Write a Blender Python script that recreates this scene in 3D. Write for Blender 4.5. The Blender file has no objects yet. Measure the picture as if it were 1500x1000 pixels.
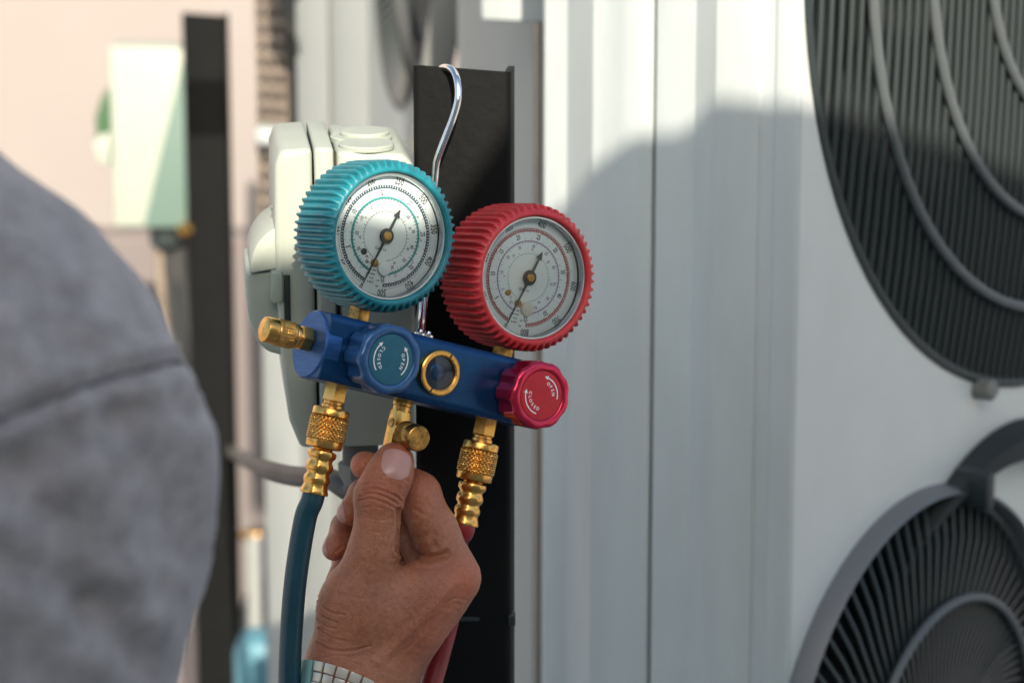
import bpy, bmesh, math, random
import numpy as np
from mathutils import Vector, Matrix
from mathutils.bvhtree import BVHTree
random.seed(7); rng = np.random.RandomState(7)
S = bpy.context.scene
COL = S.collection
PI = math.pi
# ------------------------------------------------------------------ camera
PITCH = math.radians(12.0); FPX = 100.0/36.0*1500.0
CAM = Vector((0, 0, 1.62))
cd = bpy.data.cameras.new('camera'); cam = bpy.data.objects.new('camera', cd); COL.objects.link(cam)
cd.lens = 100; cd.sensor_width = 36; cd.clip_start = 0.05; cd.clip_end = 500
cam.location = CAM; cam.rotation_euler = (PI/2-PITCH, 0, 0)
cd.dof.use_dof = True; cd.dof.focus_distance = 1.462; cd.dof.aperture_fstop = 8.5; cd.dof.aperture_blades = 9
S.camera = cam
RT = Vector((1, 0, 0)); FW = Vector((0, math.cos(PITCH), -math.sin(PITCH))); UP = Vector((0, math.sin(PITCH), math.cos(PITCH)))
# ------------------------------------------------------------------ light
SUN_EL = math.radians(27); SUN_AZ = math.radians(6)      # from behind and right of the camera
w = bpy.data.worlds.new('World'); S.world = w; w.use_nodes = True
nt = w.node_tree; bg = nt.nodes['Background']
sky = nt.nodes.new('ShaderNodeTexSky'); sky.sky_type = 'NISHITA'; sky.sun_disc = False
sky.sun_elevation = SUN_EL; sky.sun_rotation = PI-SUN_AZ; sky.dust_density = 3.0; sky.air_density = 1.0; sky.ozone_density = 0.6
nt.links.new(sky.outputs[0], bg.inputs[0]); bg.inputs[1].default_value = 0.15
sd = bpy.data.lights.new('sun', 'SUN'); sd.energy = 5.0; sd.angle = math.radians(0.35); sd.color = (1.0, 0.84, 0.70)
sun = bpy.data.objects.new('sun', sd); COL.objects.link(sun)
SDIR = Vector((-math.sin(SUN_AZ)*math.cos(SUN_EL), math.cos(SUN_AZ)*math.cos(SUN_EL), -math.sin(SUN_EL)))
sun.rotation_euler = SDIR.to_track_quat('-Z', 'Y').to_euler()
sun.location = (1, -3, 5)
S.view_settings.view_transform = 'Standard'; S.view_settings.look = 'None'
S.view_settings.exposure = 0.74; S.view_settings.gamma = 1.0; S.view_settings.use_curve_mapping = False
S.render.engine = 'CYCLES'
S.cycles.max_bounces = 8; S.cycles.transparent_max_bounces = 8
try: S.cycles.use_denoising = True
except Exception: pass

# ------------------------------------------------------------------ placing helpers
def P(px, py, D):
    """point at forward distance D metres on the ray of a photo pixel"""
    return CAM + FW*D + RT*((px-750)/FPX*D) - UP*((py-500)/FPX*D)
def H(px, py, Y):
    d = FW + RT*((px-750)/FPX) - UP*((py-500)/FPX)
    return CAM + d*(Y/d.y)
CAMROT = Matrix((RT, UP, -FW)).transposed()               # columns right, up, back
def frame(origin, X, Y, Z):
    m = Matrix((X, Y, Z)).transposed().to_4x4(); m.translation = origin; return m
def camframe(px, py, D): return frame(P(px, py, D), RT, UP, -FW)
def T(x, y, z): return Matrix.Translation((x, y, z))
def Rx(a): return Matrix.Rotation(a, 4, 'X')
def Ry(a): return Matrix.Rotation(a, 4, 'Y')
def Rz(a): return Matrix.Rotation(a, 4, 'Z')

# ------------------------------------------------------------------ materials
def mat(name, base, rough=0.5, metal=0.0, var=0.0, vscale=30.0, bump=0.0, bscale=400.0, coat=0.0, sss=0.0, dark=None, spec=0.5,
        stretch=(1, 1, 1), rvar=0.0, sheen=0.0, aniso=0.0):
    m = bpy.data.materials.new(name); m.use_nodes = True; t = m.node_tree; b = t.nodes['Principled BSDF']
    b.inputs['Base Color'].default_value = (*base, 1); b.inputs['Roughness'].default_value = rough
    b.inputs['Metallic'].default_value = metal; b.inputs['Coat Weight'].default_value = coat
    b.inputs['Coat Roughness'].default_value = 0.15
    b.inputs['Specular IOR Level'].default_value = spec
    if sheen: b.inputs['Sheen Weight'].default_value = sheen; b.inputs['Sheen Roughness'].default_value = 0.5
    if sss:
        b.inputs['Subsurface Weight'].default_value = sss; b.inputs['Subsurface Radius'].default_value = (1.0, 0.35, 0.2)
        b.inputs['Subsurface Scale'].default_value = 0.004
    tc = t.nodes.new('ShaderNodeTexCoord'); mp = t.nodes.new('ShaderNodeMapping'); mp.inputs['Scale'].default_value = stretch
    t.links.new(tc.outputs['Object'], mp.inputs[0])
    if var or rvar:
        n = t.nodes.new('ShaderNodeTexNoise'); n.inputs['Scale'].default_value = vscale; n.inputs['Detail'].default_value = 6
        n.inputs['Roughness'].default_value = 0.65
        t.links.new(mp.outputs[0], n.inputs['Vector'])
        if var:
            cr = t.nodes.new('ShaderNodeValToRGB')
            d = dark or tuple(c*(1-var) for c in base)
            cr.color_ramp.elements[0].position = 0.32; cr.color_ramp.elements[0].color = (*d, 1)
            cr.color_ramp.elements[1].position = 0.62; cr.color_ramp.elements[1].color = (*base, 1)
            t.links.new(n.outputs[0], cr.inputs[0]); t.links.new(cr.outputs[0], b.inputs['Base Color'])
        if rvar:
            mr = t.nodes.new('ShaderNodeMapRange'); mr.inputs[3].default_value = rough-rvar; mr.inputs[4].default_value = rough+rvar
            t.links.new(n.outputs[0], mr.inputs[0]); t.links.new(mr.outputs[0], b.inputs['Roughness'])
    if bump:
        n2 = t.nodes.new('ShaderNodeTexNoise'); n2.inputs['Scale'].default_value = bscale; n2.inputs['Detail'].default_value = 4
        t.links.new(mp.outputs[0], n2.inputs['Vector'])
        bp = t.nodes.new('ShaderNodeBump'); bp.inputs['Strength'].default_value = bump; bp.inputs['Distance'].default_value = 0.001
        t.links.new(n2.outputs[0], bp.inputs['Height']); t.links.new(bp.outputs[0], b.inputs['Normal'])
    return m
M = {}
M['teal'] = mat('teal rubber', (0.012, 0.22, 0.27), 0.38, var=0.35, vscale=120, bump=0.25, bscale=900, rvar=0.08)
M['red'] = mat('red rubber', (0.62, 0.040, 0.048), 0.40, var=0.3, vscale=120, bump=0.25, bscale=900, rvar=0.08)
M['dial'] = mat('dial white', (0.78, 0.87, 0.87), 0.5, var=0.05, vscale=60)
M['chrome'] = mat('chrome', (0.85, 0.85, 0.85), 0.09, 1.0, rvar=0.05, vscale=200)
M['steel'] = mat('bezel steel', (0.55, 0.60, 0.62), 0.25, 1.0)
M['brass'] = mat('brass', (0.86, 0.50, 0.14), 0.24, 1.0, var=0.2, vscale=260, dark=(0.66, 0.34, 0.08), rvar=0.10, bump=0.08, bscale=1500)
M['brass_old'] = mat('tarnished brass', (0.66, 0.38, 0.10), 0.34, 1.0, var=0.7, vscale=230, dark=(0.12, 0.07, 0.03), rvar=0.1)
M['blue'] = mat('blue anodised aluminium', (0.006, 0.062, 0.175), 0.30, 0.6, var=0.25, vscale=60, rvar=0.07, bump=0.08, bscale=1200)
M['blue_end'] = mat('brushed blue end', (0.035, 0.13, 0.36), 0.40, 0.6, var=0.3, vscale=80, stretch=(1, 6, 1), bump=0.1, bscale=500)
M['blue_knob'] = mat('blue knob', (0.025, 0.105, 0.26), 0.36, 0.45, var=0.2, vscale=90, coat=0.4)
M['red_knob'] = mat('red knob', (0.60, 0.014, 0.065), 0.22, 0.65, var=0.25, vscale=90, coat=0.4)
M['st_blue'] = mat('blue sticker', (0.004, 0.115, 0.18), 0.45, var=0.15, vscale=200)
M['st_red'] = mat('red sticker', (0.52, 0.010, 0.022), 0.45, var=0.15, vscale=200)
M['ink'] = mat('dark ink', (0.02, 0.03, 0.04), 0.6)
M['ink_blue'] = mat('slate ink', (0.035, 0.075, 0.10), 0.6)
M['ink_teal'] = mat('teal ink', (0.02, 0.30, 0.30), 0.6)
M['ink_red'] = mat('red ink', (0.34, 0.07, 0.06), 0.6)
M['ink_purple'] = mat('purple ink', (0.22, 0.17, 0.30), 0.6)
M['ink_green'] = mat('green ink', (0.12, 0.38, 0.28), 0.6)
M['white_ink'] = mat('white print', (0.82, 0.84, 0.85), 0.5)
M['needle'] = mat('needle black', (0.025, 0.035, 0.035), 0.4)
M['knob_cream'] = mat('cream stop pin', (0.68, 0.66, 0.56), 0.35)
M['pole'] = mat('black painted steel', (0.0045, 0.006, 0.006), 0.65, var=0.35, vscale=25, bump=0.4, bscale=160, rvar=0.12, spec=0.15)
M['cream'] = mat('cream plastic', (0.36, 0.42, 0.36), 0.42, var=0.06, vscale=40, bump=0.08, bscale=700)
M['cream_grey'] = mat('grey green plastic', (0.32, 0.39, 0.34), 0.45, var=0.08, vscale=40)
M['grey_plastic'] = mat('grey plastic', (0.15, 0.165, 0.155), 0.5)
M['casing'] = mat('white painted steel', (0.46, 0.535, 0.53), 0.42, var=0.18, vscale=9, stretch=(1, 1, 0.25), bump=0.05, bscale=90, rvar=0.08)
M['front'] = mat('pale grey front panel', (0.56, 0.62, 0.605), 0.42, var=0.10, vscale=5, rvar=0.08)  # front panel, paler than the side casing
M['casing2'] = mat('shade greyed off white steel', (0.33, 0.37, 0.355), 0.5, var=0.08, vscale=4)  # casing greyed to put shade into the second and third units
M['wall'] = mat('pale plaster', (0.27, 0.255, 0.24), 0.8, var=0.08, vscale=1.5, bump=0.2, bscale=40)
M['wall_shade'] = mat('shaded plaster', (0.17, 0.155, 0.148), 0.8, var=0.12, vscale=2)  # wall colour with the lower shade worked in
M['seam'] = mat('dark seam', (0.03, 0.03, 0.025), 0.7)
M['grille'] = mat('dark grey grille plastic', (0.020, 0.031, 0.033), 0.45)
M['ring'] = mat('grey grille ring', (0.085, 0.105, 0.11), 0.45)
M['ring_pale'] = mat('pale grille ring', (0.13, 0.145, 0.152), 0.45)
M['cavity'] = mat('dark fan cavity', (0.012, 0.018, 0.02), 0.7)
M['fan'] = mat('fan blade', (0.008, 0.011, 0.012), 0.8)
M['fins'] = mat('dark coil fins', (0.12, 0.11, 0.095), 0.6)
M['mesh'] = mat('tan coil guard', (0.27, 0.235, 0.185), 0.6, 0.2, var=0.3, vscale=20)
M['hose_blue'] = mat('blue green hose', (0.006, 0.060, 0.085), 0.36, var=0.2, vscale=50, bump=0.15, bscale=500)
M['hose_red'] = mat('red hose', (0.26, 0.018, 0.022), 0.36, var=0.2, vscale=50, bump=0.15, bscale=500)
M['conduit'] = mat('grey conduit', (0.032, 0.038, 0.04), 0.5)
M['concrete'] = mat('concrete', (0.45, 0.44, 0.42), 0.9, var=0.25, vscale=3, bump=0.3, bscale=60)
M['bluebin'] = mat('light blue plastic', (0.09, 0.26, 0.33), 0.45)
M['watch'] = mat('cream watch link', (0.62, 0.62, 0.54), 0.3, 0.3)
M['watch_mint'] = mat('mint strap', (0.20, 0.42, 0.40), 0.5)
M['nail'] = mat('fingernail', (0.50, 0.27, 0.225), 0.33, sss=0.15, coat=0.25, var=0.12, vscale=60)
M['hair'] = mat('black hair', (0.012, 0.01, 0.01), 0.8, bump=0.8, bscale=500)

def glass_mat():
    m = bpy.data.materials.new('clear lens'); m.use_nodes = True; t = m.node_tree; t.nodes.clear()
    o = t.nodes.new('ShaderNodeOutputMaterial'); mx = t.nodes.new('ShaderNodeMixShader')
    tr = t.nodes.new('ShaderNodeBsdfTransparent'); tr.inputs[0].default_value = (0.95, 0.98, 0.98, 1)
    gl = t.nodes.new('ShaderNodeBsdfGlossy'); gl.inputs['Roughness'].default_value = 0.04
    fr = t.nodes.new('ShaderNodeFresnel'); fr.inputs[0].default_value = 1.5
    t.links.new(fr.outputs[0], mx.inputs[0]); t.links.new(tr.outputs[0], mx.inputs[1]); t.links.new(gl.outputs[0], mx.inputs[2])
    t.links.new(mx.outputs[0], o.inputs[0]); return m
M['glass'] = glass_mat()

def skin_mat():
    m = mat('skin', (0.40, 0.185, 0.115), 0.40, sss=0.06, spec=0.5)
    t = m.node_tree; b = t.nodes['Principled BSDF']
    tc = [n for n in t.nodes if n.type == 'TEX_COORD'][0]
    n1 = t.nodes.new('ShaderNodeTexNoise'); n1.inputs['Scale'].default_value = 35; n1.inputs['Detail'].default_value = 5
    n2 = t.nodes.new('ShaderNodeTexNoise'); n2.inputs['Scale'].default_value = 420; n2.inputs['Detail'].default_value = 3
    vo = t.nodes.new('ShaderNodeTexVoronoi'); vo.inputs['Scale'].default_value = 900; vo.feature = 'DISTANCE_TO_EDGE'
    for n in (n1, n2, vo): t.links.new(tc.outputs['Object'], n.inputs['Vector'])
    cr = t.nodes.new('ShaderNodeValToRGB'); e = cr.color_ramp.elements
    e[0].position = 0.3; e[0].color = (0.27, 0.095, 0.045, 1); e[1].position = 0.7; e[1].color = (0.46, 0.195, 0.105, 1)
    t.links.new(n1.outputs[0], cr.inputs[0])
    mx = t.nodes.new('ShaderNodeMixRGB'); mx.blend_type = 'MULTIPLY'; mx.inputs[0].default_value = 0.35
    cr2 = t.nodes.new('ShaderNodeValToRGB'); cr2.color_ramp.elements[0].position = 0.35; cr2.color_ramp.elements[0].color = (0.55, 0.42, 0.38, 1)
    cr2.color_ramp.elements[1].position = 0.55
    t.links.new(n2.outputs[0], cr2.inputs[0]); t.links.new(cr.outputs[0], mx.inputs[1]); t.links.new(cr2.outputs[0], mx.inputs[2])
    at = t.nodes.new('ShaderNodeAttribute'); at.attribute_name = 'flush'
    m3 = t.nodes.new('ShaderNodeMixRGB'); m3.inputs[2].default_value = (0.50, 0.13, 0.065, 1)
    mm = t.nodes.new('ShaderNodeMath'); mm.operation = 'MULTIPLY'; mm.inputs[1].default_value = 0.6; t.links.new(at.outputs['Fac'], mm.inputs[0])
    t.links.new(mm.outputs[0], m3.inputs[0]); t.links.new(mx.outputs[0], m3.inputs[1]); t.links.new(m3.outputs[0], b.inputs['Base Color'])
    b1 = t.nodes.new('ShaderNodeBump'); b1.inputs['Strength'].default_value = 0.7; b1.inputs['Distance'].default_value = 0.0006
    b2 = t.nodes.new('ShaderNodeBump'); b2.inputs['Strength'].default_value = 0.55; b2.inputs['Distance'].default_value = 0.0008
    t.links.new(vo.outputs[0], b1.inputs['Height']); t.links.new(n2.outputs[0], b2.inputs['Height'])
    t.links.new(b1.outputs[0], b2.inputs['Normal']); t.links.new(b2.outputs[0], b.inputs['Normal'])
    return m
M['skin'] = skin_mat()

def sweat_mat():
    m = mat('heather grey jersey', (0.20, 0.20, 0.24), 0.9, sheen=0.3, bump=0.8, bscale=900)
    t = m.node_tree; b = t.nodes['Principled BSDF']; tc = [n for n in t.nodes if n.type == 'TEX_COORD'][0]
    n1 = t.nodes.new('ShaderNodeTexNoise'); n1.inputs['Scale'].default_value = 70; n1.inputs['Detail'].default_value = 8; n1.inputs['Roughness'].default_value = 0.7
    t.links.new(tc.outputs['Object'], n1.inputs['Vector'])
    cr = t.nodes.new('ShaderNodeValToRGB'); e = cr.color_ramp.elements
    e[0].position = 0.35; e[0].color = (0.25, 0.24, 0.24, 1); e[1].position = 0.68; e[1].color = (0.42, 0.405, 0.405, 1)
    t.links.new(n1.outputs[0], cr.inputs[0]); t.links.new(cr.outputs[0], b.inputs['Base Color'])
    return m
M['sweat'] = sweat_mat()

# ------------------------------------------------------------------ mesh builder
def tag(o, label=None, cat=None, group=None, kind=None):
    if label: o['label'] = label
    if cat: o['category'] = cat
    if group: o['group'] = group
    if kind: o['kind'] = kind
    return o
def empty(name, mw, label=None, cat=None, group=None, kind=None):
    o = bpy.data.objects.new(name, None); COL.objects.link(o); o.empty_display_size = 0.02
    o.matrix_world = mw; o['_mw'] = [c for r in mw for c in r]
    return tag(o, label, cat, group, kind)
def mw_of(o):
    if '_mw' in o.keys():
        v = list(o['_mw']); return Matrix([v[i*4:i*4+4] for i in range(4)])
    return mw_of(o.parent) if o.parent else Matrix.Identity(4)
class MB:
    def __init__(s): s.v = []; s.f = []
    def add(s, vs, fs, Mx=None):
        n = len(s.v)
        s.v += [tuple(Mx @ Vector(v)) if Mx is not None else tuple(v) for v in vs]
        s.f += [tuple(i+n for i in f) for f in fs]; return s
    def box(s, lo, hi, Mx=None):
        x0, y0, z0 = lo; x1, y1, z1 = hi
        vs = [(x0,y0,z0),(x1,y0,z0),(x1,y1,z0),(x0,y1,z0),(x0,y0,z1),(x1,y0,z1),(x1,y1,z1),(x0,y1,z1)]
        return s.add(vs, [(0,3,2,1),(4,5,6,7),(0,1,5,4),(1,2,6,5),(2,3,7,6),(3,0,4,7)], Mx)
    def lathe(s, prof, n=48, Mx=None, rf=None, cap=(True, True)):
        """prof: (z, r) list, about +z. rf(theta, z, r) -> r"""
        vs = []; fs = []
        for (z, r) in prof:
            for i in range(n):
                a = 2*PI*i/n; rr = rf(a, z, r) if rf else r
                vs.append((rr*math.cos(a), rr*math.sin(a), z))
        m = len(prof)
        for j in range(m-1):
            for i in range(n):
                k = (i+1) % n
                fs.append((j*n+i, j*n+k, (j+1)*n+k, (j+1)*n+i))
        if cap[0]: fs.append(tuple(range(n-1, -1, -1)))
        if cap[1]: fs.append(tuple((m-1)*n+i for i in range(n)))
        return s.add(vs, fs, Mx)
    def tube(s, pts, r, n=16, Mx=None, cap=True, closed=False):
        pts = [Vector(p) for p in pts]; m = len(pts)
        rs = r if isinstance(r, (list, tuple)) else [r]*m
        vs = []; fs = []; nrm = None
        for i, p in enumerate(pts):
            if closed: t = pts[(i+1) % m]-pts[i-1]
            else: t = pts[min(i+1, m-1)]-pts[max(i-1, 0)]
            t.normalize()
            if nrm is None:
                nrm = t.orthogonal().normalized()
            nrm = (nrm - t*nrm.dot(t)).normalized(); b = t.cross(nrm)
            for k in range(n):
                a = 2*PI*k/n; vs.append(p+nrm*(rs[i]*math.cos(a))+b*(rs[i]*math.sin(a)))
        for j in range(m if closed else m-1):
            for k in range(n):
                k2 = (k+1) % n; j2 = (j+1) % m
                fs.append((j*n+k, j*n+k2, j2*n+k2, j2*n+k))
        if cap and not closed:
            fs.append(tuple(range(n-1, -1, -1))); fs.append(tuple((m-1)*n+k for k in range(n)))
        return s.add(vs, fs, Mx)
    def prism(s, outline, z0, z1, Mx=None):
        n = len(outline); vs = [(x, y, z0) for x, y in outline]+[(x, y, z1) for x, y in outline]
        fs = [tuple(range(n-1, -1, -1)), tuple(range(n, 2*n))]+[(i, (i+1) % n, n+(i+1) % n, n+i) for i in range(n)]
        return s.add(vs, fs, Mx)
    def ring(s, r0, r1, z, n=96, a0=0, a1=2*PI, Mx=None):
        vs = []; fs = []
        for i in range(n+1):
            a = a0+(a1-a0)*i/n
            vs += [(r0*math.sin(a), r0*math.cos(a), z), (r1*math.sin(a), r1*math.cos(a), z)]
        for i in range(n): fs.append((2*i, 2*i+1, 2*i+3, 2*i+2))
        return s.add(vs, fs, Mx)
    def build(s, name, m, parent=None, scale=0.001, smooth=True, bevel=0, bseg=2, world=False, kind=None, label=None, angle=35, subsurf=0):
        me = bpy.data.meshes.new(name)
        vs = s.v
        if world and parent is not None:
            inv = mw_of(parent).inverted(); vs = [tuple(inv @ Vector(v)) for v in vs]; scale = 1
        elif world: scale = 1
        me.from_pydata([tuple(c*scale for c in v) for v in vs], [], s.f); me.update()
        bm = bmesh.new(); bm.from_mesh(me)
        bmesh.ops.recalc_face_normals(bm, faces=bm.faces)
        if bevel:
            ed = [e for e in bm.edges if len(e.link_faces) == 2 and e.calc_face_angle(0) > math.radians(30)]
            bmesh.ops.bevel(bm, geom=ed, offset=bevel*scale if not world else bevel, segments=bseg, profile=0.5, affect='EDGES', clamp_overlap=True)
        bm.to_mesh(me); bm.free()
        if smooth:
            me.polygons.foreach_set('use_smooth', [True]*len(me.polygons))
            try: me.set_sharp_from_angle(angle=math.radians(angle))
            except Exception: pass
        me.materials.append(m)
        o = bpy.data.objects.new(name, me); COL.objects.link(o)
        if parent is not None: o.parent = parent
        if subsurf:
            md = o.modifiers.new('sub', 'SUBSURF'); md.levels = md.render_levels = subsurf
        return tag(o, label, kind=kind)

def catmull(pts, n=8):
    pts = [Vector(p) for p in pts]; out = []
    ext = [pts[0]*2-pts[1]]+pts+[pts[-1]*2-pts[-2]]
    for i in range(1, len(ext)-2):
        a, b, c, d = ext[i-1:i+3]
        for k in range(n):
            t = k/n
            out.append(0.5*((2*b)+(c-a)*t+(2*a-5*b+4*c-d)*t*t+(3*b-a-3*c+d)*t**3))
    out.append(pts[-1]); return out

_tc = {}
def text_geo(txt):
    if txt in _tc: return _tc[txt]
    cu = bpy.data.curves.new('t', 'FONT'); cu.body = txt; cu.size = 1; cu.align_x = 'CENTER'; cu.align_y = 'CENTER'; cu.resolution_u = 2; cu.offset = 0.022
    o = bpy.data.objects.new('t', cu); COL.objects.link(o)
    dg = bpy.context.evaluated_depsgraph_get(); me = bpy.data.meshes.new_from_object(o.evaluated_get(dg))
    r = ([tuple(v.co) for v in me.vertices], [tuple(p.vertices) for p in me.polygons])
    bpy.data.objects.remove(o); bpy.data.curves.remove(cu); bpy.data.meshes.remove(me)
    _tc[txt] = r; return r
def add_text(mb, txt, size, Mx, sx=1.0):
    v, f = text_geo(txt); mb.add(v, f, Mx @ Matrix.Diagonal((size*sx, size, 1, 1)))

# ------------------------------------------------------------------ implicit surfaces (bodies, cloth)
def seg_field(X, Y, Z, a, b, ra, rb):
    a = np.array(a, np.float32); b = np.array(b, np.float32); d = b-a; L = float(d@d)+1e-9
    h = np.clip(((X-a[0])*d[0]+(Y-a[1])*d[1]+(Z-a[2])*d[2])/L, 0, 1)
    return np.sqrt((X-a[0]-h*d[0])**2+(Y-a[1]-h*d[1])**2+(Z-a[2]-h*d[2])**2)-(ra+(rb-ra)*h)
def smin(a, b, k):
    h = np.maximum(k-np.abs(a-b), 0)/k
    return np.minimum(a, b)-h*h*k*0.25
def field(axes, prims):
    """prims: (a, b, ra, rb, k)"""
    xs, ys, zs = axes; F = np.full((len(xs), len(ys), len(zs)), 60.0, np.float32)
    for a, b, ra, rb, k in prims:
        m = max(ra, rb)+k+25; sl = []
        for ax, i in ((xs, 0), (ys, 1), (zs, 2)):
            lo = np.searchsorted(ax, min(a[i], b[i])-m); hi = np.searchsorted(ax, max(a[i], b[i])+m)
            sl.append(slice(max(lo-1, 0), hi+1))
        X, Y, Z = np.meshgrid(xs[sl[0]], ys[sl[1]], zs[sl[2]], indexing='ij', sparse=True)
        if 0 in (X.size, Y.size, Z.size): continue
        f = seg_field(X, Y, Z, a, b, ra, rb)
        F[sl[0], sl[1], sl[2]] = smin(F[sl[0], sl[1], sl[2]], f, k)
    return F
def surface_nets(axes, F):
    xs, ys, zs = axes; nx, ny, nz = F.shape; ins = F < 0
    cs = np.zeros((nx-1, ny-1, nz-1), np.int8)
    for i in (0, 1):
        for j in (0, 1):
            for k in (0, 1): cs += ins[i:nx-1+i, j:ny-1+j, k:nz-1+k]
    act = (cs > 0) & (cs < 8); idx = -np.ones(act.shape, np.int32); c = np.argwhere(act); idx[act] = np.arange(len(c))
    acc = np.zeros((len(c), 3)); cnt = np.zeros(len(c))
    pos = lambda q: np.stack([xs[q[:, 0]], ys[q[:, 1]], zs[q[:, 2]]], 1)
    for ax in range(3):
        for u in (0, 1):
            for v in (0, 1):
                o0 = [0, 0, 0]; o0[(ax+1) % 3] = u; o0[(ax+2) % 3] = v; o1 = list(o0); o1[ax] = 1
                q0 = c+o0; q1 = c+o1
                f0 = F[q0[:, 0], q0[:, 1], q0[:, 2]]; f1 = F[q1[:, 0], q1[:, 1], q1[:, 2]]
                m = (f0 < 0) != (f1 < 0); t = np.where(m, f0/np.where(m, f0-f1, 1), 0)[:, None]
                p = pos(q0)*(1-t)+pos(q1)*t; acc[m] += p[m]; cnt[m] += 1
    V = acc/cnt[:, None]; faces = []
    for ax in range(3):
        b1, b2 = (ax+1) % 3, (ax+2) % 3
        a0 = [slice(None)]*3; a1 = [slice(None)]*3; a0[ax] = slice(0, -1); a1[ax] = slice(1, None)
        for b in (b1, b2): a0[b] = slice(1, -1); a1[b] = slice(1, -1)
        s0 = ins[tuple(a0)]; s1 = ins[tuple(a1)]
        e = np.argwhere(s0 != s1); fl = s0[e[:, 0], e[:, 1], e[:, 2]]
        off = np.zeros(3, int); off[b1] = 1; off[b2] = 1; e = e+off
        def ci(d1, d2):
            q = e.copy(); q[:, b1] -= d1; q[:, b2] -= d2; return idx[q[:, 0], q[:, 1], q[:, 2]]
        Q = np.stack([ci(1, 1), ci(0, 1), ci(0, 0), ci(1, 0)], 1); Q[~fl] = Q[~fl][:, ::-1]; faces.append(Q)
    Fc = np.concatenate(faces); Fc = Fc[(Fc >= 0).all(1)]
    return V, Fc
def relax(V, Fc, it=2, w=0.5):
    E = np.concatenate([Fc[:, [0, 1]], Fc[:, [1, 2]], Fc[:, [2, 3]], Fc[:, [3, 0]]])
    for _ in range(it):
        A = np.zeros_like(V); n = np.zeros(len(V))
        for c in range(3):
            A[:, c] += np.bincount(E[:, 0], V[E[:, 1], c], len(V)) + np.bincount(E[:, 1], V[E[:, 0], c], len(V))
        n = np.bincount(E[:, 0], minlength=len(V)) + np.bincount(E[:, 1], minlength=len(V))
        V = V*(1-w)+w*A/np.maximum(n, 1)[:, None]
    return V
def normals(V, Fc):
    n = np.cross(V[Fc[:, 2]]-V[Fc[:, 0]], V[Fc[:, 3]]-V[Fc[:, 1]]); N = np.zeros_like(V)
    for k in range(4):
        for c in range(3): N[:, c] += np.bincount(Fc[:, k], n[:, c], len(V))
    return N/np.maximum(np.linalg.norm(N, axis=1), 1e-9)[:, None]
def np_mesh(name, V, Fc, m, parent, scale):
    me = bpy.data.meshes.new(name); me.vertices.add(len(V)); me.vertices.foreach_set('co', (V*scale).astype(np.float32).ravel())
    me.loops.add(Fc.size); me.loops.foreach_set('vertex_index', Fc.astype(np.int32).ravel()); me.polygons.add(len(Fc))
    me.polygons.foreach_set('loop_start', np.arange(0, Fc.size, 4, dtype=np.int32)); me.update(calc_edges=True); me.validate()
    me.polygons.foreach_set('use_smooth', [True]*len(me.polygons)); me.materials.append(m)
    o = bpy.data.objects.new(name, me); COL.objects.link(o); o.parent = parent; return o
def axis(segs):
    """segs: (start, end, step) in order"""
    out = []
    for a, b, st in segs: out += list(np.arange(a, b-1e-6, st))
    out.append(segs[-1][1]); return np.array(out, np.float32)
def pl_dist2(x, y, pts):
    d = np.full(x.shape, 1e9); 
    for (ax_, ay), (bx, by) in zip(pts[:-1], pts[1:]):
        dx, dy = bx-ax_, by-ay; h = np.clip(((x-ax_)*dx+(y-ay)*dy)/(dx*dx+dy*dy), 0, 1)
        d = np.minimum(d, (x-ax_-h*dx)**2+(y-ay-h*dy)**2)
    return d

# ================================================================== SETTING
def zof(py, Y): return H(750, py, Y).z
g = MB().box((-40, -40, -0.3), (40, 60, 0)).build('ground', M['concrete'], scale=1, kind='structure', smooth=False)
YW = 4.7
wl = MB().box((-4.5, YW, 0), (3.2, YW+0.2, 3.4)).build('wall', M['wall'], scale=1, smooth=False)
tag(wl, 'pale sunlit plaster wall far behind, left of the black posts', 'wall')
MB().box((-4.5, YW-0.09, 0), (3.2, YW+0.003, zof(345, YW-0.09))).build('shade_band', M['wall_shade'], wl, scale=1, smooth=False, bevel=0.01)  # darker slab: shade on the lower wall put into its colour
# added unseen blocker behind the camera, outline shaped from the shade edges
te = math.tan(SUN_EL)
def shadow_key(px, py, Y):
    p = H(px, py, Y); ca, sa = math.cos(SUN_AZ), math.sin(SUN_AZ)
    return (p.x*ca+p.y*sa, p.z+(-p.x*sa+p.y*ca)*te)
keys = [shadow_key(420, 392, 1.52), shadow_key(600, 385, 1.52), shadow_key(800, 283, 1.92), shadow_key(935, 185, 1.87), shadow_key(1005, 183, 1.85),
        shadow_key(1045, 145, 1.83), shadow_key(1165, 150, 1.79), shadow_key(1500, 300, 2.05)]
keys.sort()
tb = -0.7; out = [(-2.6, 0.0), (-2.6, keys[0][1]-0.02-tb*te)]+[(u, h-tb*te) for u, h in keys]+[(3.0, keys[-1][1]-tb*te), (3.0, 0.0)]
ca, sa = math.cos(SUN_AZ), math.sin(SUN_AZ)
mb = MB(); fr_sh = Matrix(((ca, 0, -sa, 0), (sa, 0, ca, 0), (0, 1, 0, 0), (0, 0, 0, 1)))
mb.prism(out, tb-0.2, tb, fr_sh)
sh = mb.build('blocker', M['casing2'], scale=1, smooth=False)
tag(sh, 'white shed added unseen behind the camera, shaped to shade the units', 'blocker')

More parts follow.
